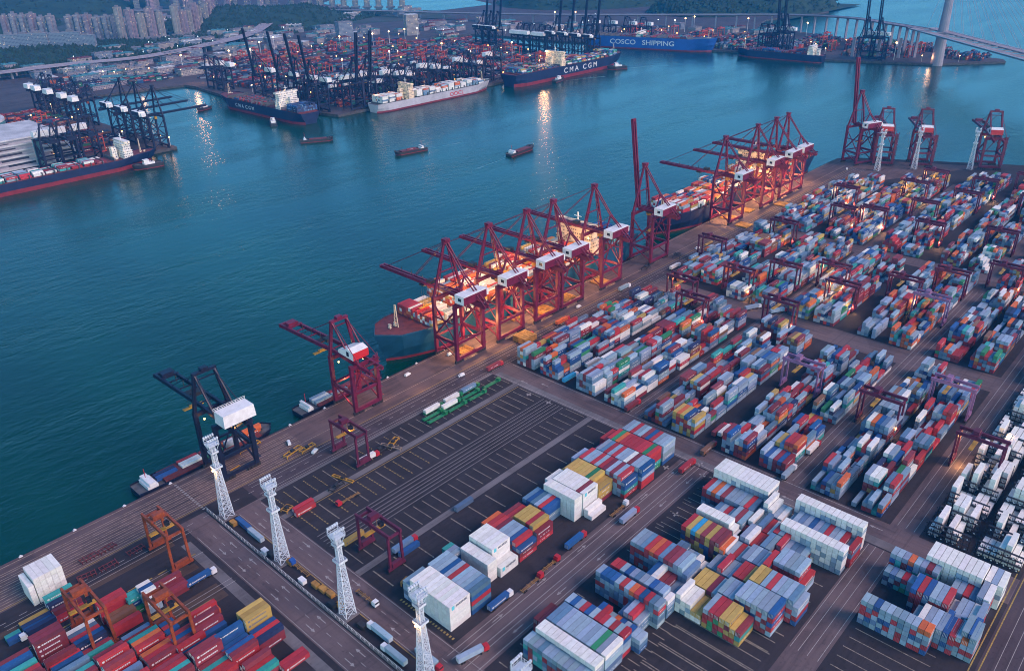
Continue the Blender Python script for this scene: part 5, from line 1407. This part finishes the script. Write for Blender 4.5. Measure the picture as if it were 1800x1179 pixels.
for i, y in enumerate((890, 908, 937, 955, 974)): far('c', 1512, y, -90, 'navy crane on the inlet side, %s past the raised booms' % ORD[i], 'inlet side cranes')
for i, y in enumerate((1040, 1062, 1085)): far('b', 1506, y, -90, 'navy crane with raised boom by the pale inlet water, %s of them' % ORD[i], 'raised cranes at the inlet')
for i, y in enumerate((800, 841, 892, 937)): far('c', 1774 - (y - 627) * .22 + 25, y, 90, 'navy crane behind the bright blue ship, %s from its bow' % ORD[i], 'cranes behind the bright blue ship')
for i, y in enumerate((455, 470, 488, 505)): far('b' if i < 2 else 'c', 1800, y, 90, 'navy crane at the dark ship across the water, %s from its stern' % ORD[i], 'cranes over the dark ship')
for i, y in enumerate((262, 288)): far('b', 1826, y, 90, 'tall navy crane with raised boom near the bridge tower, %s from the tower' % ORD[i], 'tall cranes near the bridge tower')
fg = gantry('forange', lamps=False, simple=True); register(fg)
k = 0
for (x0, x1, y0, y1, n) in ((180, 470, 800, 1150, 10), (850, 1450, 790, 1240, 34), (1000, 1400, 1290, 1420, 8), (1800, 1990, 540, 960, 10), (1880, 2040, 200, 480, 7)):
    for i in range(n):
        place(fg, k > 0, (rr.uniform(x0, x1), rr.uniform(y0, y1), 0), math.pi / 2 if x0 >= 1800 else 0, 'small bright red gantry over the container stacks across the harbour', 'red gantries across the harbour'); k += 1
# low rail sidings and trucks are too small to show; high mast lamps with lit heads
lm = empty('high_mast_lamp'); tag(lm, None, 'lamp')
MB().tube((0, 0, 0), (0, 0, 34), .5, .3, 6).build('pole', M['white'], lm); MB().ball((0, 0, 34.6), 1.7).build('lamp_head', M['lampf'], lm); register(lm)
LM = [(854, 1345), (891, 1307), (952, 1321), (990, 1297), (1243, 1316), (1288, 1307), (1324, 1292), (1377, 1294), (1431, 1297), (1465, 1288), (909, 786), (1071, 1390), (1143, 1445), (1957, 1242), (1989, 1190), (1883, 1075), (1966, 840), (2015, 839), (2064, 841), (2101, 702), (2086, 533), (2120, 402), (2045, 342), (1850, 232), (2130, 300),
      (1150, 1020), (1020, 1010), (1300, 1020), (1400, 900), (1250, 880)]
for i, (x, y) in enumerate(LM): place(lm, i > 0, (x, y, 0), 0, 'white high mast lamp with a glowing head, %s across the harbour from the west' % ordw(sorted(LM).index((x, y))), 'high mast lamps across the harbour')
ls = empty('yard_lamp'); tag(ls, None, 'lamp')
MB().tube((0, 0, 0), (0, 0, 12), .25, .2, 5).build('pole', M['white'], ls); MB().ball((0, 0, 12.4), .95).build('lamp_head', M['lampw'], ls); register(ls)
LS = [(524, 1185), (509, 1141), (498, 1094), (508, 1074), (522, 1060), (412, 816), (519, 770), (520, 748), (470, 1017), (457, 981), (449, 876), (501, 887), (458, 859), (378, 780), (399, 885), (823, 1165), (825, 1119), (821, 1023), (817, 971), (822, 954), (826, 923), (1005, 823), (1090, 760), (930, 760), (1200, 740), (1300, 860), (1450, 980), (1880, 700), (1900, 600), (1930, 450), (1850, 380), (1900, 120), (1860, 180)] + [(rr.uniform(830, 1480), rr.uniform(760, 1240)) for _ in range(34)] + [(rr.uniform(300, 500), rr.uniform(790, 1180)) for _ in range(12)] + [(rr.uniform(620, 1500), rr.uniform(1270, 1440)) for _ in range(14)] + [(rr.uniform(1800, 2050), rr.uniform(250, 950)) for _ in range(12)]
for i, (x, y) in enumerate(LS): place(ls, i > 0, (x, y, 0), 0, 'low orange yard lamp glowing between the far stacks, %s from the west' % ordw(sorted(LS).index((x, y))), 'orange yard lamps across the harbour')
sl = empty('street_lamp'); tag(sl, None, 'lamp')
MB().tube((0, 0, 0), (0, 0, 9), .2, .15, 5).build('pole', M['white'], sl); MB().ball((0, 0, 9.3), .7).build('lamp_head', M['lampc'], sl); register(sl)
for i in range(60):
    t = rr.random(); x = 780 + 900 * t; y = 1610 + 300 * max(0, t - .3) + rr.uniform(30, 330)
    if i >= 42: x, y = rr.uniform(1600, 2200), rr.uniform(900, 1500)
    place(sl, i > 0, (x, y, 0), 0, 'small cold white street lamp among the trees beyond the expressway', 'cold street lamps of the far district')
# warm light of the far quays: enough to tint the ground and lay reflections on the water
for x, y, z, p in ((519, 748, 14, 30000), (500, 770, 14, 24000), (490, 1100, 16, 40000), (470, 1000, 16, 30000), (800, 1195, 30, 200000), (700, 1215, 14, 60000), (930, 722, 26, 90000), (985, 735, 26, 60000), (1290, 712, 42, 300000), (1180, 712, 20, 60000), (870, 719, 22, 30000), (1850, 160, 12, 50000), (1400, 730, 20, 50000)):
    point('quay_glow', (x, y, z), p * (1 if x == 1290 else .45), (1, .48, .2), 3.0)

# ------------------------------------------------------------------ containers become objects
def visible_size(c):
    x, y, z, L, h, col, rz = c[:7]
    X, Y, w = px(x, y, z + h)
    if not (-20 < X < 1820 and -20 < Y < 1199) or w < 1: return 0
    top, near, end = c[9:12]; v = (CAMP - Vector((x, y, z))).normalized()
    a = 0
    if top: a += L * 2.44 * abs(v.z)
    ca, sa = math.cos(rz), math.sin(rz)
    if near: a += L * h * abs(v.x * -sa + v.y * ca)
    if end: a += 2.44 * h * abs(v.x * ca + v.y * sa) * (.8 if near or top else .45)
    return a / (w * w)
idx = sorted(range(len(CL)), key=lambda i: -visible_size(CL[i]))
labelled = [i for i in idx if CL[i][7] is not None and visible_size(CL[i]) > 0]
single = set(labelled[:300])
print('containers', len(CL), 'single', len(single))
def cont_meshes(L, h):
    b = MB().box(-L / 2 + .05, L / 2 - .05, -1.205, 1.205, .06, h - .01)
    for s in (-1, 1):
        for z in (.08, h - .08): b.box(-L / 2, L / 2, s * 1.22 - .05 * (s + 1), s * 1.22 - .05 * (s - 1), z - .08, z + .08)
        for x in (-L / 2, L / 2 - .16): b.box(x, x + .16, s * 1.22 - .06 * (s + 1), s * 1.22 - .06 * (s - 1), .16, h - .16)
    for x in (-L / 2, L / 2 - .14): b.box(x, x + .14, -1.08, 1.08, h - .16, h - .01)
    body = b.mesh('container_body', CM_O)
    d = MB().box(-L / 2 - .02, -L / 2 + .06, -1.05, -.02, .2, h - .2).box(-L / 2 - .02, -L / 2 + .06, .02, 1.05, .2, h - .2)
    for y in (-.8, -.3, .3, .8): d.box(-L / 2 - .1, -L / 2 - .03, y - .05, y + .05, .2, h - .2, 1)
    return body, d.mesh('door', [CM_O, M['white']])
MC = {}
grp_single = 'stacked shipping containers'
OW = {k: v for k, v in PW.items()}
seen_labels = {}
for i in sorted(single):
    x, y, z, L, h, c, rz, where, pos, top, near, end, col, seed = CL[i]
    key = (round(L, 1), round(h, 2))
    if key not in MC: MC[key] = cont_meshes(L, h)
    o = bpy.data.objects.new('container', MC[key][0]); COL.objects.link(o)
    o.location = (x, y, z); o.rotation_euler = (0, 0, rz); o.color = (*col, 1)
    d = bpy.data.objects.new('door', MC[key][1]); COL.objects.link(d); d.parent = o; d.color = (*col, 1)
    if where == 'TRUCK': lb = '%s container carried by the %s' % (CNAME[c], ' '.join(pos.replace('with a', 'of the').split()[:9]))
    elif where == 'LONE': lb = pos
    elif where == 'GREEN': lb = '%s container on the %s green trailer of the parked group' % (CNAME[c], pos)
    else:
        t, H, ci_ = pos[:3]
        tw_ = 'top' if t == H else ('bottom' if t == 1 else PW[t] + '-up')
        lb = '%s container, %s, %s column from the water, %s' % (CNAME[c], tw_, ORD[ci_], where)
        if where.startswith('white stack by the quay'): lb = '%s container, %s, %s column along the quay in the %s' % (CNAME[c], tw_, ORD[(ci_ + 1) % 6], where)
        if len(pos) > 3: lb = '%s container, %s, %s column, bay %s, %s' % (CNAME[c], tw_, ORD[ci_], ordw(pos[3]) if pos[3] < 90 else 'beyond', where)
    lb = ' '.join(lb.split()[:16])
    tag(o, lb, 'container')
    if lb in seen_labels: o['group'] = 'like containers ' + lb[:40]; seen_labels[lb]['group'] = 'like containers ' + lb[:40]
    seen_labels[lb] = o
    # lettering and emblem on the long sides of the white refrigerated blocks
    if c == 'W' and near and L > 10 and where and ('block by the fence' in where or 'before the yellow wall' in where or 'past the narrow' in where) and R.random() < .9:
        text_obj('MAERSK', 1.5, M['textgrey'], o, (1.0, -1.36, h * .55), (math.pi / 2, 0, 0), sx=1.2)
        e = MB().box(-4.9, -3.3, -1.36, -1.3, .35, h - .35).build('emblem', M['textcyan'], o)

    elif near and L > 10 and c in 'RMBGTDOY' and seed < .55:
        mk = MB(); q = random.Random(int(seed * 1e6)); xx = -3.6
        mk.tube((xx - 1, -1.3, h * .5), (xx - 1, -1.26, h * .5), .55, k=10)
        while xx < 3.2:
            wd = q.uniform(.35, .8); mk.box(xx, xx + wd, -1.3, -1.26, h * .36, h * .62); xx += wd + .18
        mk.build('lettering', M['text'] if c != 'Y' else M['textgrey'], o)
rest = [CL[i] for i in range(len(CL)) if i not in single]
N = len(rest)
A = np.array([[c[0], c[1], c[2], c[3], c[4], c[6]] for c in rest]); colr = np.array([c[12] for c in rest]); seed = np.array([c[13] for c in rest])
hx, hy = A[:, 3] / 2, 1.21
loc = np.zeros((N, 8, 3)); k = 0
for zz in (0, 1):
    for sx, sy in ((-1, -1), (1, -1), (1, 1), (-1, 1)):
        lx, ly = sx * hx, sy * hy
        loc[:, k, 0] = A[:, 0] + lx * np.cos(A[:, 5]) - ly * np.sin(A[:, 5]); loc[:, k, 1] = A[:, 1] + lx * np.sin(A[:, 5]) + ly * np.cos(A[:, 5]); loc[:, k, 2] = A[:, 2] + zz * A[:, 4] + .07 * (1 - zz); k += 1
FQ = np.array([(4, 5, 6, 7), (0, 1, 5, 4), (1, 2, 6, 5), (2, 3, 7, 6), (3, 0, 4, 7)])
FM = np.array([0, 2, 1, 2, 1])
me = bpy.data.meshes.new('stacked_containers')
me.vertices.add(N * 8); me.vertices.foreach_set('co', loc.reshape(-1))
faces = (FQ[None] + (np.arange(N) * 8)[:, None, None]).reshape(-1)
me.loops.add(N * 20); me.loops.foreach_set('vertex_index', faces.astype(np.int32))
me.polygons.add(N * 5); me.polygons.foreach_set('loop_start', (np.arange(N * 5) * 4).astype(np.int32))
me.polygons.foreach_set('material_index', np.tile(FM, N).astype(np.int32)); me.polygons.foreach_set('use_smooth', np.zeros(N * 5, dtype=bool))
uvl = me.uv_layers.new(name='UVMap'); uvl.data.foreach_set('uv', np.tile(np.array([0, 0, 1, 0, 1, 1, 0, 1.0]), N * 5))
at = me.attributes.new('paint', 'FLOAT_COLOR', 'FACE'); at.data.foreach_set('color', np.repeat(np.concatenate([colr, np.ones((N, 1))], 1), 5, axis=0).reshape(-1))
at = me.attributes.new('seed', 'FLOAT', 'FACE'); at.data.foreach_set('value', np.repeat(seed, 5))
for m in CM_S: me.materials.append(m)
me.update(); me.validate()
o = bpy.data.objects.new('stacked_containers', me); COL.objects.link(o)
tag(o, 'thousands of coloured shipping containers stacked in the yards and on the ships', 'containers', None, 'stuff')
print('stuff containers', N)

# ------------------------------------------------------------------ haze
HZ = 0.00007
if HZ > 0:
    hm = bpy.data.materials.new('haze_air'); hm.use_nodes = True; t = hm.node_tree; t.nodes.clear()
    v = t.nodes.new('ShaderNodeVolumePrincipled'); v.inputs['Color'].default_value = (0.02, 0.38, 1.0, 1); v.inputs['Density'].default_value = HZ; v.inputs['Anisotropy'].default_value = 0.0
    oo = t.nodes.new('ShaderNodeOutputMaterial'); t.links.new(v.outputs[0], oo.inputs['Volume'])
    hz = MB().box(-6200, 12200, -3200, 12200, -13, 300).build('haze', hm); hz['kind'] = 'stuff'
SC.cycles.volume_max_steps = 64
